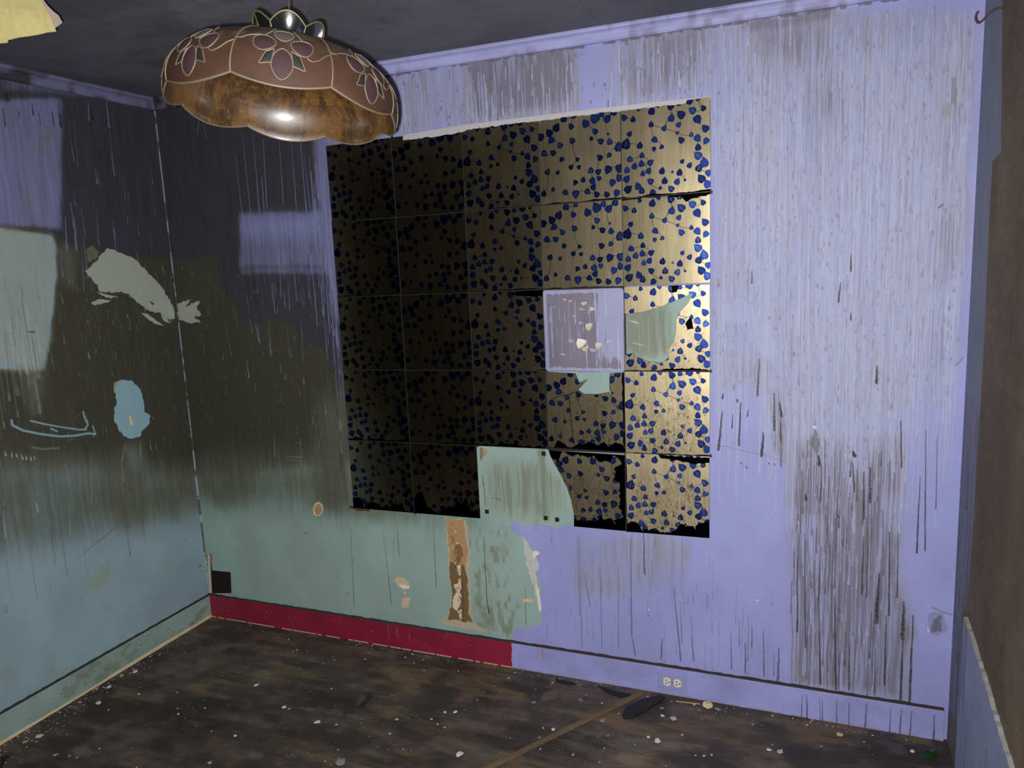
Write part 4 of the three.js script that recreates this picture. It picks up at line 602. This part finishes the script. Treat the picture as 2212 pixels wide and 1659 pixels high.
// ---------------------------------------------------------------- outlet in the baseboard
{
  const [cx, cy] = [2.264,0.058], o = thing('wall_outlet', 'lavender-painted double wall outlet set sideways in the baseboard', 'outlet', [cx, cy, baseD]);
  o.rotation.z = -0.005;
  mesh('cover_plate', new RoundedBoxGeometry(0.108, 0.066, 0.006, 3, 0.0025).translate(0, 0, 0.003), std({ color: rgb(150, 148, 196), roughness: 0.55 }), o);
  const face = std({ color: rgb(222, 214, 196), roughness: 0.4 }), slot = std({ color: rgb(20, 18, 18) }), brass = std({ color: rgb(150, 132, 96), metalness: 0.8, roughness: 0.4 });
  for (const sx of [-0.0195, 0.0195]) {
    const sh = new THREE.Shape(); sh.absarc(0, 0, 0.0165, -0.95, 0.95); sh.absarc(0, 0, 0.0165, Math.PI - 0.95, Math.PI + 0.95);
    const f = mesh('receptacle', new THREE.ExtrudeGeometry(sh, { depth: 0.0025, bevelEnabled: true, bevelThickness: 0.0006, bevelSize: 0.0006, bevelSegments: 1 }).rotateZ(Math.PI / 2).translate(sx, 0, 0.0055), face, o);
    mesh('slot', box(sx - 0.006, sx + 0.001, 0.0045, 0.007, 0.008, 0.0092), slot, f); mesh('slot', box(sx - 0.007, sx + 0.001, -0.007, -0.0045, 0.008, 0.0092), slot, f);
    mesh('ground_hole', new THREE.CylinderGeometry(0.0026, 0.0026, 0.001, 10).rotateX(Math.PI / 2).translate(sx + 0.0078, 0, 0.0088), slot, f);
  }
  mesh('screw', new THREE.CylinderGeometry(0.003, 0.003, 0.0012, 12).rotateX(Math.PI / 2).translate(0, 0, 0.0066), brass, o);
}

// ---------------------------------------------------------------- hanging lamp with a leaded glass shade
{
  const LP = [1.859,1.96,1.524];
  const o = thing('hanging_lamp', 'hanging lamp with scalloped amber leaded-glass shade, leaning on its thin cord', 'lamp', LP);
  const R = 0.199, N = 8, seg = Math.PI * 2 / N;
  const toCam = new THREE.Vector3().subVectors(camera.position, new THREE.Vector3(...LP)); toCam.y = 0; toCam.normalize();
  o.quaternion.setFromAxisAngle(toCam, THREE.MathUtils.degToRad(-8));
  o.quaternion.premultiply(new THREE.Quaternion().setFromAxisAngle(new THREE.Vector3(0, 1, 0).cross(toCam).normalize(), THREE.MathUtils.degToRad(-2.6)));
  o.updateMatrixWorld(true);
  const phi0 = Math.atan2(toCam.x, toCam.z);                         // a panel faces this way
  const prof = new THREE.CatmullRomCurve3([[0.27, 0.455], [0.38, 0.45], [0.52, 0.43], [0.68, 0.385], [0.82, 0.31], [0.92, 0.215], [0.98, 0.11], [1.0, 0.0], [0.99, -0.07]].map(([a, b]) => new THREE.Vector3(a * R, b * R, 0)));
  const LEN = prof.getLength();
  const surf = (phi, t, off = 0) => {
    const tt = clamp(t), p = prof.getPointAt(tt), g = prof.getTangentAt(tt), s = (((phi - phi0) / seg + 0.5) % 1 + 1) % 1, puff = Math.sin(Math.PI * s);
    let r = p.x * (1 + 0.014 * puff * Math.sin(Math.PI * Math.min(1, tt * 1.1))), y = p.y - 0.075 * R * puff ** 0.9 * clamp((tt - 0.72) / 0.28) ** 1.4;
    r += -g.y * off; y += g.x * off;
    return new THREE.Vector3(Math.sin(phi) * r, y, Math.cos(phi) * r);
  };
  const outer = new Sheet(1, 1, 512);
  outer.pixels((x, y) => {                                          // y = 1 at the crown: settled dust lies in grains and patches on the upper part
    const a = fbm(x * 9, y * 9, 901, 4), g = vn(x * 160, y * 160, 902), k = 0.85 + 0.3 * a;
    return mixc([54 * k, 35 * k, 25 * k], [60 * k, 52 * k, 42 * k], sstep(0.42, 0.66, y * 1.15 + (a - 0.5) * 0.6 + (g - 0.5) * 0.25 + 0.06));
  });
  const inner = new Sheet(1, 1, 512);
  inner.pixels((x, y) => {
    const a = fbm(x * 7, y * 7, 911, 4), v = Math.abs(fbm(x * 11, y * 11, 912, 4) - 0.5) * 2, f = vn(x * 60 + y * 50, x * 9 - y * 12, 913);
    let p = mixc([74, 50, 23], [48, 31, 15], sstep(0.35, 0.7, a)); p = mixc(p, [104, 74, 34], 0.45 * sstep(0.09, 0.02, v)); return mixc(p, [112, 82, 40], 0.35 * sstep(0.75, 0.95, f));
  }, (x, y) => 120 + 90 * (fbm(x * 12, y * 12, 912, 3) - 0.5));
  const outMat = new THREE.MeshPhysicalMaterial({ map: outer.texture(), roughness: 0.7, specularIntensity: 0.35 }), inMat = new THREE.MeshPhysicalMaterial({ map: inner.texture(), bumpMap: inner.texture('bump'), bumpScale: 0.0004, roughness: 0.42, clearcoat: 0.5, clearcoatRoughness: 0.16 });
  const came = std({ color: rgb(92, 80, 64), roughness: 0.6, metalness: 0.2 }), cameDusty = std({ color: rgb(86, 78, 68), roughness: 0.8 });
  const petalMat = new THREE.MeshPhysicalMaterial({ color: rgb(48, 31, 33), roughness: 0.7, specularIntensity: 0.4 }), petalDusty = std({ color: rgb(56, 49, 41), roughness: 0.9 }), leafMat = new THREE.MeshPhysicalMaterial({ color: rgb(25, 28, 23), roughness: 0.7, specularIntensity: 0.4 });
  const NU = 14, NV = 20;
  function panelGeometry(k) {
    const pos = [], uv = [], idx = [], a0 = phi0 + (k - 0.5) * seg + 1e-4, a1 = a0 + seg - 2e-4, groups = [];
    for (const [side, off] of [[0, 0], [1, -0.004]]) for (let j = 0; j <= NV; j++) for (let i = 0; i <= NU; i++) { const p = surf(lerp(a0, a1, i / NU), j / NV, off); pos.push(p.x, p.y, p.z); uv.push(i / NU + k, 1 - j / NV); }
    const M = (NU + 1) * (NV + 1), q = (a, b, c, d, flip) => (flip ? idx.push(a, c, b, b, c, d) : idx.push(a, b, c, b, d, c));
    for (let j = 0; j < NV; j++) for (let i = 0; i < NU; i++) { const a = j * (NU + 1) + i; q(a, a + 1, a + NU + 1, a + NU + 2, true); }
    groups.push([0, idx.length, 0]); const n0 = idx.length;
    for (let j = 0; j < NV; j++) for (let i = 0; i < NU; i++) { const a = M + j * (NU + 1) + i; q(a, a + 1, a + NU + 1, a + NU + 2, false); }
    for (let i = 0; i < NU; i++) { const a = NV * (NU + 1) + i; q(a, a + 1, a + M, a + M + 1, true); }
    groups.push([n0, idx.length - n0, 1]);
    const g = new THREE.BufferGeometry(); g.setAttribute('position', new THREE.Float32BufferAttribute(pos, 3)); g.setAttribute('uv', new THREE.Float32BufferAttribute(uv, 2)); g.setIndex(idx); for (const w of groups) g.addGroup(...w); g.computeVertexNormals();
    return g;
  }
  const tc = 0.75;                                                    // where the flower sits on the profile
  const FS = 0.95;
  const AB = (k, a, b, off) => { a *= FS; b *= FS; const t = tc + b / LEN, r = prof.getPointAt(clamp(t)).x; return surf(phi0 + k * seg + a / r, t, off); };
  const ring = (cx, cy, ang, l, w, tip) => Array.from({ length: 16 }, (_, i) => { const th = i / 16 * Math.PI * 2, c = Math.cos(th), s = Math.sin(th), u = c * l / 2 * (1 + (tip && c > 0 ? tip * c ** 6 : 0)), v = s * w / 2 * (1 + 0.25 * c); return [cx + u * Math.cos(ang) - v * Math.sin(ang), cy + u * Math.sin(ang) + v * Math.cos(ang)]; });
  function blade(pts, k) { const c = pts.reduce((s, p) => [s[0] + p[0] / pts.length, s[1] + p[1] / pts.length], [0, 0]), pos = [AB(k, ...c, 0.0022).toArray()], idx = [], n = pts.length; for (const [f, off] of [[0.6, 0.0021], [1, 0.0008]]) for (const p of pts) pos.push(AB(k, lerp(c[0], p[0], f), lerp(c[1], p[1], f), off).toArray()); for (let i = 0; i < n; i++) { const j = (i + 1) % n; idx.push(0, 1 + j, 1 + i, 1 + i, 1 + j, 1 + n + i, 1 + j, 1 + n + j, 1 + n + i); } const g = new THREE.BufferGeometry(); g.setAttribute('position', new THREE.Float32BufferAttribute(pos.flat(), 3)); g.setIndex(idx); g.computeVertexNormals(); return g; }
  const lead = (k, pts, closed, rad = 0.00125) => new THREE.TubeGeometry(new THREE.CatmullRomCurve3(pts.map((p) => AB(k, p[0], p[1], 0.001)), closed, 'catmullrom', 0.3), pts.length * 3, rad, 5, closed);
  const PET = [['petal', ring(0, 0.024, Math.PI / 2, 0.036, 0.033, 0.22), 0], ['petal', ring(-0.029, -0.003, Math.PI + 0.1, 0.036, 0.03, 0), 0], ['petal', ring(0.029, -0.003, -0.1 + 0.25, 0.036, 0.03, 0), 0], ['petal', ring(0, -0.025, -Math.PI / 2, 0.032, 0.03, 0), 1]];
  const LEAVES = [[[-0.013, 0.008], [-0.026, 0.014], [-0.036, 0.031], [-0.017, 0.027]], [[0.013, 0.008], [0.027, 0.014], [0.037, 0.033], [0.017, 0.028]]];
  const fine = (q) => jagged(q, 0.006, 0, 1);
  for (let k = 0; k < N; k++) {
    const p = mesh('glass_panel', panelGeometry(k), [outMat, inMat], o);
    for (const [n, pts, dusty] of PET) { mesh(n, blade(pts, k), dusty ? petalDusty : petalMat, p); mesh('came', lead(k, pts, true), dusty ? cameDusty : came, p); }
    for (const q of LEAVES) { const f = fine(q); mesh('leaf', blade(f, k), leafMat, p); mesh('came', lead(k, f, true), came, p); }
    const hw = prof.getPointAt(tc).x * seg / 2 * 0.985 / FS;
    mesh('came', lead(k, [[-hw, -0.008], [-0.066, -0.008], [-0.058, -0.014], [-0.046, -0.018], [-0.036, -0.02]], false), came, p);
    mesh('came', lead(k, [[0.038, 0.014], [0.046, 0.018], [0.058, 0.014], [0.068, 0.004], [hw, -0.002]], false), came, p);
    mesh('came', lead(k, [[-0.03, -0.018], [-0.02, -0.034], [-0.014, -0.05]], false), cameDusty, p); mesh('came', lead(k, [[0.03, -0.018], [0.02, -0.034], [0.014, -0.05]], false), cameDusty, p);
    const rimPts = Array.from({ length: 13 }, (_, i) => surf(phi0 + (k - 0.5 + i / 12) * seg, 1, -0.001));
    mesh('rim_came', new THREE.TubeGeometry(new THREE.CatmullRomCurve3(rimPts), 24, 0.0021, 6), came, p);
    mesh('joint_came', new THREE.TubeGeometry(new THREE.CatmullRomCurve3(Array.from({ length: 15 }, (_, j) => surf(phi0 + (k - 0.5) * seg, j / 14, 0.0005))), 28, 0.0015, 6), came, p);
  }
  // crown of dark glass
  const darkGlass = new THREE.MeshPhysicalMaterial({ color: rgb(16, 20, 18), roughness: 0.12, clearcoat: 1 }), brass = std({ color: rgb(112, 98, 70), metalness: 0.6, roughness: 0.45 });
  const NC = 6, cs = Math.PI * 2 / NC, crown = (phi, t) => { const s = (((phi - phi0) / cs + 0.5) % 1 + 1) % 1, top = 0.14 * R + 0.09 * R * Math.sin(Math.PI * s), r = R * (0.25 + 0.045 * t * t + 0.02 * Math.sin(Math.PI * s) * t); return new THREE.Vector3(Math.sin(phi) * r, 0.44 * R + top * t, Math.cos(phi) * r); };
  for (let k = 0; k < NC; k++) {
    const pos = [], idx = [], n = 12, m = 5;
    for (let j = 0; j <= m; j++) for (let i = 0; i <= n; i++) pos.push(...crown(phi0 + (k - 0.5 + i / n) * cs, j / m).toArray());
    for (let j = 0; j < m; j++) for (let i = 0; i < n; i++) { const a = j * (n + 1) + i; idx.push(a, a + 1, a + n + 1, a + 1, a + n + 2, a + n + 1); }
    const g = new THREE.BufferGeometry(); g.setAttribute('position', new THREE.Float32BufferAttribute(pos, 3)); g.setIndex(idx); g.computeVertexNormals();
    const c = mesh('crown_panel', g, darkGlass, o);
    mesh('crown_came', new THREE.TubeGeometry(new THREE.CatmullRomCurve3(Array.from({ length: 13 }, (_, i) => crown(phi0 + (k - 0.5 + i / 12) * cs, 1))), 24, 0.0016, 6), brass, c);
    mesh('crown_came', new THREE.TubeGeometry(new THREE.CatmullRomCurve3([0, 0.5, 1].map((t) => crown(phi0 + (k - 0.5) * cs, t))), 6, 0.0011, 5), brass, c);
  }
  mesh('cap', new THREE.LatheGeometry([[0, 0.54], [0.04, 0.53], [0.2, 0.475], [0.28, 0.45]].map(([a, b]) => new THREE.Vector2(a * R, b * R)), 32), std({ color: rgb(40, 36, 28), metalness: 0.6, roughness: 0.4 }), o);
  mesh('stem', new THREE.LatheGeometry([[0.03, 0.5], [0.03, 0.66], [0.018, 0.7], [0.012, 0.76], [0, 0.77]].map(([a, b]) => new THREE.Vector2(a * R, b * R)), 14), brass, o);
  const topW = o.localToWorld(new THREE.Vector3(0, 0.75 * R, 0)), end = o.worldToLocal(new THREE.Vector3(topW.x, H - 0.012, topW.z));
  mesh('cord', bar([0, 0.75 * R, 0], end.toArray(), 0.0016), std({ color: rgb(52, 42, 34) }), o);
  const cap = mesh('ceiling_hook', new THREE.LatheGeometry([[0, 0], [0.008, 0.001], [0.018, 0.008], [0.02, 0.0125], [0, 0.0125]].map((p) => new THREE.Vector2(...p)), 16), brass, o);
  cap.position.copy(end); cap.quaternion.copy(o.quaternion).invert();
}

// ---------------------------------------------------------------- torn sheet hanging from the ceiling
{
  const O = new THREE.Vector3(1.222,2.179,1.509), A = new THREE.Vector3(0.34,0,-0.941), B = new THREE.Vector3(0.116,0.992,0.042), Nn = new THREE.Vector3(0.933,-0.123,0.337);
  const basis = new THREE.Matrix4().makeBasis(A, B, Nn).setPosition(O), top = (H - O.y - 0.002) / B.y;
  const o = thing('hanging_board', 'torn straw-yellow piece of ceiling board hanging in the upper left corner', 'ceiling board', [0, 0, 0]);
  o.applyMatrix4(basis);
  const low = jagged([[-0.111,-0.064],[-0.053,-0.039],[-0.043,-0.036],[-0.041,-0.03],[-0.001,-0.016],[0.05,0.002]], 0.02, 0.002, 4, false), right = jagged([[0.05,0.002],[0.046,0.016],[0.041,0.034],[0.032,0.049],[0.026,0.063]], 0.014, 0.003, 6, false);
  const pts = [...low, ...right.slice(1)], a1 = pts[pts.length - 1][0], left = pts[0][0];
  const outline = [...pts, [a1 - 0.06, top], [left - 0.02, top], [left, pts[0][1]]];
  const s = new Sheet(0.6, 0.6, 500);
  s.pixels((x, y) => { const k = 0.86 + 0.2 * fbm(x * 12, y * 12, 951, 4) + 0.06 * (vn(x * 160, y * 160, 952) - 0.5); return mixc([172 * k, 160 * k, 106 * k], [178 * k, 164 * k, 130 * k], sstep(0.5, 0.7, fbm(x * 7 + 3, y * 7, 953))); }, (x, y) => 120 + 80 * (fbm(x * 30, y * 30, 954, 3) - 0.5));
  mesh('board', new THREE.ExtrudeGeometry(shapeOf(outline), { depth: 0.007, bevelEnabled: true, bevelThickness: 0.001, bevelSize: 0.001, bevelSegments: 1 }), s.material({ roughness: 0.9 }, 0.002), o);
  const facing = [...jagged([[0.05,0.002],[0.054,0.01],[0.068,0.024],[0.062,0.037],[0.042,0.052],[0.033,0.065]], 0.012, 0.002, 8, false), ...[[0.014,0.061],[0.021,0.046],[0.037,0.025],[0.044,0.008]]];
  mesh('paper_facing', new THREE.ExtrudeGeometry(shapeOf(facing), { depth: 0.0015, bevelEnabled: false }).translate(0, 0, -0.006), std({ color: rgb(150, 132, 120), roughness: 0.85 }), o).userData.label = 'torn pinkish-grey facing paper';
}

// ---------------------------------------------------------------- hook at the top of the right wall
{
  const z = 0.27, p = [[3.192,2.262],[3.18,2.253],[3.162,2.251],[3.146,2.242],[3.136,2.23],[3.126,2.224],[3.119,2.233],[3.118,2.242],[3.122,2.251]].map(([x, y], i) => new THREE.Vector3(Math.min(x, XR + 0.006), y, z + 0.004 * Math.sin(i)));
  tag(mesh('wall_hook', new THREE.TubeGeometry(new THREE.CatmullRomCurve3(p), 40, 0.0028, 7), std({ color: rgb(86, 62, 52), roughness: 0.6, metalness: 0.4 })), 'bent rusty wire hook sticking out at the top of the right wall', 'hook');
}

// ---------------------------------------------------------------- litter on the floor
const onFloor = (p, y = 0) => [p[0], y, p[1]];
{
  const a = [[1.755,0.665],[2.163,0.047]][0], b = [[1.755,0.665],[2.163,0.047]][1], L = Math.hypot(b[0] - a[0], b[1] - a[1]) + 0.25, ang = Math.atan2(-(b[1] - a[1]), b[0] - a[0]);
  const s = new Sheet(1.2, 0.05, 700); s.pixels((x, y) => { const k = 0.8 + 0.3 * fbm(x * 6, y * 120, 971) + 0.1 * (vn(x * 60, y * 200, 972) - 0.5); return [108 * k, 88 * k, 62 * k]; });
  const g = new RoundedBoxGeometry(L, 0.01, 0.019, 2, 0.002); planarUV(g, 0, 2); g.translate(-L / 2, 0.0051, 0);
  const m = tag(mesh('wooden_lath', g, s.material({ roughness: 0.85 }, 0)), 'long thin wooden lath lying across the floor', 'lath');
  m.position.set(b[0] - 0.016, 0, b[1] + 0.0); m.rotation.y = ang;
}
{
  const q = [[2.115,0.203],[2.119,0.165],[2.159,0.096],[2.219,0.045],[2.237,0.046],[2.234,0.069],[2.153,0.209],[2.128,0.22]], g = new THREE.ExtrudeGeometry(shapeOf(q.map(([x, z]) => [x, -z])), { depth: 0.008, bevelEnabled: true, bevelThickness: 0.0015, bevelSize: 0.002, bevelSegments: 2 }).rotateX(-Math.PI / 2).translate(0, 0.0016, 0);
  tag(mesh('black_offcut', g, std({ color: rgb(28, 26, 26), roughness: 0.7 })), 'flat black offcut lying on the floor beside the lath, below the outlet', 'offcut');
}
{
  const bits = [[[[1.803,0.043],[1.882,0.047],[1.892,0.061],[1.86,0.068],[1.813,0.062]], 'black piece standing for the dark gap under the baseboard, left of the lath'], [[[1.974,0.039],[2.062,0.058],[2.117,0.061],[2.08,0.092],[2.021,0.075]], 'ragged black scrap by the upper end of the lath'], [[[0.083,1.117],[0.105,1.099],[0.123,1.125],[0.155,1.167]], 'black splinter in the lower left corner of the floor']];  // the first piece stands in for the dark gap under the baseboard
  bits.forEach(([q, label], k) => tag(mesh('black_scrap_and_gap', new THREE.ExtrudeGeometry(shapeOf(jagged(q, 0.02, 0.002, k).map(([x, z]) => [x, -Math.max(z, 0.02)])), { depth: 0.004, bevelEnabled: false }).rotateX(-Math.PI / 2).translate(0, 0.0002, 0), std({ color: rgb(26, 23, 22) })), label, 'scrap'));
}
{
  const a = [[2.283,0.055],[2.371,0.046]];
  tag(mesh('thin_stick', bar(onFloor(a[0], 0.003), onFloor(a[1], 0.003), 0.0025), std({ color: rgb(176, 146, 100) })), 'thin pale stick lying along the baseboard right of the outlet', 'stick');
  const c = [[2.402,0.056]][0], g = new THREE.IcosahedronGeometry(0.016, 3), p = g.attributes.position;
  for (let i = 0; i < p.count; i++) { const x = p.getX(i), y = p.getY(i), z = p.getZ(i), k = 0.7 + 0.7 * fbm(x * 90 + 5, y * 90 + z * 70, 981, 2); p.setXYZ(i, x * k * 1.2, y * k * 0.6, z * k); }
  g.computeVertexNormals(); g.computeBoundingBox(); g.translate(0, -g.boundingBox.min.y, 0);
  const m = tag(mesh('paper_wad', g, std({ color: rgb(206, 188, 152) })), 'crumpled cream paper wad by the baseboard right of the outlet', 'paper'); m.position.set(...onFloor(c));
}
{
  // broken neck of a green bottle
  const c = [[3.123,0.115]][0], o = thing('bottle_neck', 'broken green glass bottle neck on the floor at the right end of the baseboard', 'bottle', [c[0], 0, c[1]]);
  const prof = [[0.0105, 0], [0.0135, 0.002], [0.0135, 0.008], [0.0115, 0.01], [0.0115, 0.02], [0.013, 0.03], [0.0165, 0.04], [0.0145, 0.04], [0.0115, 0.03], [0.0095, 0.02], [0.0095, 0.002]].map((p) => new THREE.Vector2(...p));
  const g = new THREE.LatheGeometry(prof, 24).rotateZ(Math.PI / 2 - 0.1); g.computeBoundingBox(); g.translate(0.02, -g.boundingBox.min.y, 0); 
  const m = mesh('neck', g, new THREE.MeshPhysicalMaterial({ color: rgb(44, 112, 50), roughness: 0.12, transmission: 0.6, thickness: 0.003, ior: 1.5 }), o); o.rotation.y = 0.9; o.scale.setScalar(0.8); m.userData.label = 'green glass';
}
{
  // crumbs of plaster and chips of paint: the larger ones singly, the dust of tiny ones as one stuff
  const chipGeos = [0, 1, 2, 3].map((v) => { const g = new THREE.IcosahedronGeometry(1, 1), p = g.attributes.position; for (let i = 0; i < p.count; i++) { const x = p.getX(i), y = p.getY(i), z = p.getZ(i), k = 0.65 + 0.7 * vn(x * 2.1 + v * 9, y * 2.1 + z * 1.7 + 20, 991); p.setXYZ(i, x * k * 1.25, y * k * 0.5, z * k); } g.computeVertexNormals(); g.computeBoundingBox(); g.translate(0, -g.boundingBox.min.y, 0); return g; });
  const white = std({ color: rgb(206, 206, 204) }), cream = std({ color: rgb(190, 176, 146) }), grey = std({ color: rgb(128, 126, 130) });
  const big = [[213, 1520, 9, white], [292, 1452, 9, white], [263, 1460, 7, cream], [236, 1485, 8, white], [85, 1592, 9, white], [55, 1603, 7, cream], [345, 1415, 6, grey], [554, 1481, 7, white], [613, 1529, 7, white], [685, 1562, 8, white], [735, 1648, 15, grey], [916, 1449, 5, grey], [857, 1554, 6, cream], [992, 1632, 10, white], [961, 1539, 5, white], [983, 1539, 6, white], [1195, 1577, 6, white], [1252, 1512, 5, grey], [1153, 1518, 6, grey], [1302, 1558, 8, grey], [1429, 1531, 6, grey], [1420, 1602, 9, white], [1400, 1593, 5, white], [1431, 1547, 5, white], [1455, 1553, 10, cream], [1550, 1534, 8, grey], [1685, 1624, 9, cream], [1661, 1621, 5, white], [1814, 1588, 9, cream], [1970, 1624, 6, white], [1660, 1620, 5, white], [1256, 1514, 4, grey], [453, 1648, 6, cream], [120, 1631, 6, cream], [508, 1590, 5, white], [385, 1543, 4, white], [300, 1500, 4, white]];
  const names = [['white crumb of plaster on the dark floorboards', 'white crumb'], ['cream flake of old paint on the dark floorboards', 'cream'], ['grey lump of plaster on the dark floorboards', 'grey']];
  const at = [[0.131,0.754],[0.075,0.527],[0.043,0.568],[0.069,0.652],[0.106,0.986],[0.085,1.025],[0.061,0.382],[0.656,0.452],[0.868,0.547],[1.053,0.59],[1.269,0.757],[1.262,0.144],[1.327,0.478],[1.64,0.594],[1.479,0.383],[1.516,0.371],[1.9,0.36],[1.936,0.151],[1.775,0.222],[2.054,0.255],[2.241,0.114],[2.263,0.311],[2.229,0.298],[2.252,0.158],[2.293,0.163],[2.436,0.06],[2.661,0.239],[2.626,0.242],[2.848,0.082],[3.068,0.105],[2.624,0.24],[1.944,0.155],[0.834,0.901],[0.266,1.043],[0.811,0.751],[0.5,0.71],[0.234,0.653]];
  const r = rng(995);
  const zone = ([x, z]) => (x < 0.42 ? 'near the left baseboard' : x < 1.5 ? 'in front of the crimson baseboard' : x < 2.05 ? 'left of the wooden lath' : x < 2.55 ? 'below the wall outlet' : 'towards the right wall');
  const kindOf = (m) => (m === white ? 'white plaster crumbs' : m === cream ? 'cream paint flakes' : 'grey plaster lumps'), crumbLabel = [], one = (n) => n.replace('crumbs', 'crumb').replace('flakes', 'flake').replace('lumps', 'lump');
  { const sets = {}; big.forEach((b, k) => (sets[kindOf(b[3]) + ' on the floor ' + zone(at[k])] ??= []).push(k)); for (const [n, list] of Object.entries(sets)) { list.sort((a, b) => big[a][0] - big[b][0]); list.forEach((k, i) => { crumbLabel[k] = list.length === 1 ? 'lone ' + one(n) : ['first', 'second', 'third', 'fourth', 'fifth', 'sixth', 'seventh', 'eighth', 'ninth', 'tenth'][i] + ' ' + one(n).replace(' on the floor', ' from the left, on the floor'); }); } }
  big.forEach(([, , s, m], k) => {
    const kind = m === white ? 0 : m === cream ? 1 : 2, c = mesh(['plaster_crumb', 'paint_flake_on_floor', 'plaster_lump'][kind], chipGeos[k % 4], m);
    tag(c, crumbLabel[k], ['plaster crumb', 'paint flake', 'plaster lump'][kind], ['white plaster crumbs on the floor', 'cream paint flakes on the floor', 'grey plaster lumps on the floor'][kind]);
    const q = s / 2 / 560; c.scale.set(q * 1.25, q * (kind === 1 ? 0.35 : 0.9), q * 1.2); c.rotation.y = r() * 6.3; c.position.set(Math.max(0.03, at[k][0]), 0, Math.max(0.03, at[k][1]));
  });
  const n = 1300, stuff = new THREE.InstancedMesh(chipGeos[0], std({ color: 0xffffff }), n), M = new THREE.Matrix4(), q = new THREE.Quaternion(), up = new THREE.Vector3(0, 1, 0), col = new THREE.Color();
  for (let k = 0; k < n; k++) {
    const u = r(); let x, z;
    if (u < 0.34) { z = 0.1 + 1.15 * Math.sqrt(r()); x = 0.022 + 0.1 * r() * r() * (0.3 + z); } else if (u < 0.5) { x = 0.8 + r() * 2.3; z = 0.022 + 0.09 * r() * r(); } else { x = 0.1 + r() * 3.0; z = 0.03 + r() * 1.2; }
    const s = 0.0009 + 0.0028 * r() ** 3; q.setFromAxisAngle(up, r() * 6.3);
    M.compose(new THREE.Vector3(x, -0.0004, z), q, new THREE.Vector3(s * 1.3, s * 0.7, s)); stuff.setMatrixAt(k, M);
    const t = r(); stuff.setColorAt(k, col.setRGB(...(t < 0.4 ? [0.55, 0.54, 0.5] : t < 0.7 ? [0.34, 0.29, 0.2] : [0.16, 0.15, 0.15])));
  }
  stuff.name = 'plaster_dust'; stuff.castShadow = stuff.receiveShadow = true; scene.add(stuff);
  tag(stuff, 'scatter of tiny plaster crumbs over the dark floor', 'crumbs', null, 'stuff');
}
renderer.render(scene, camera);
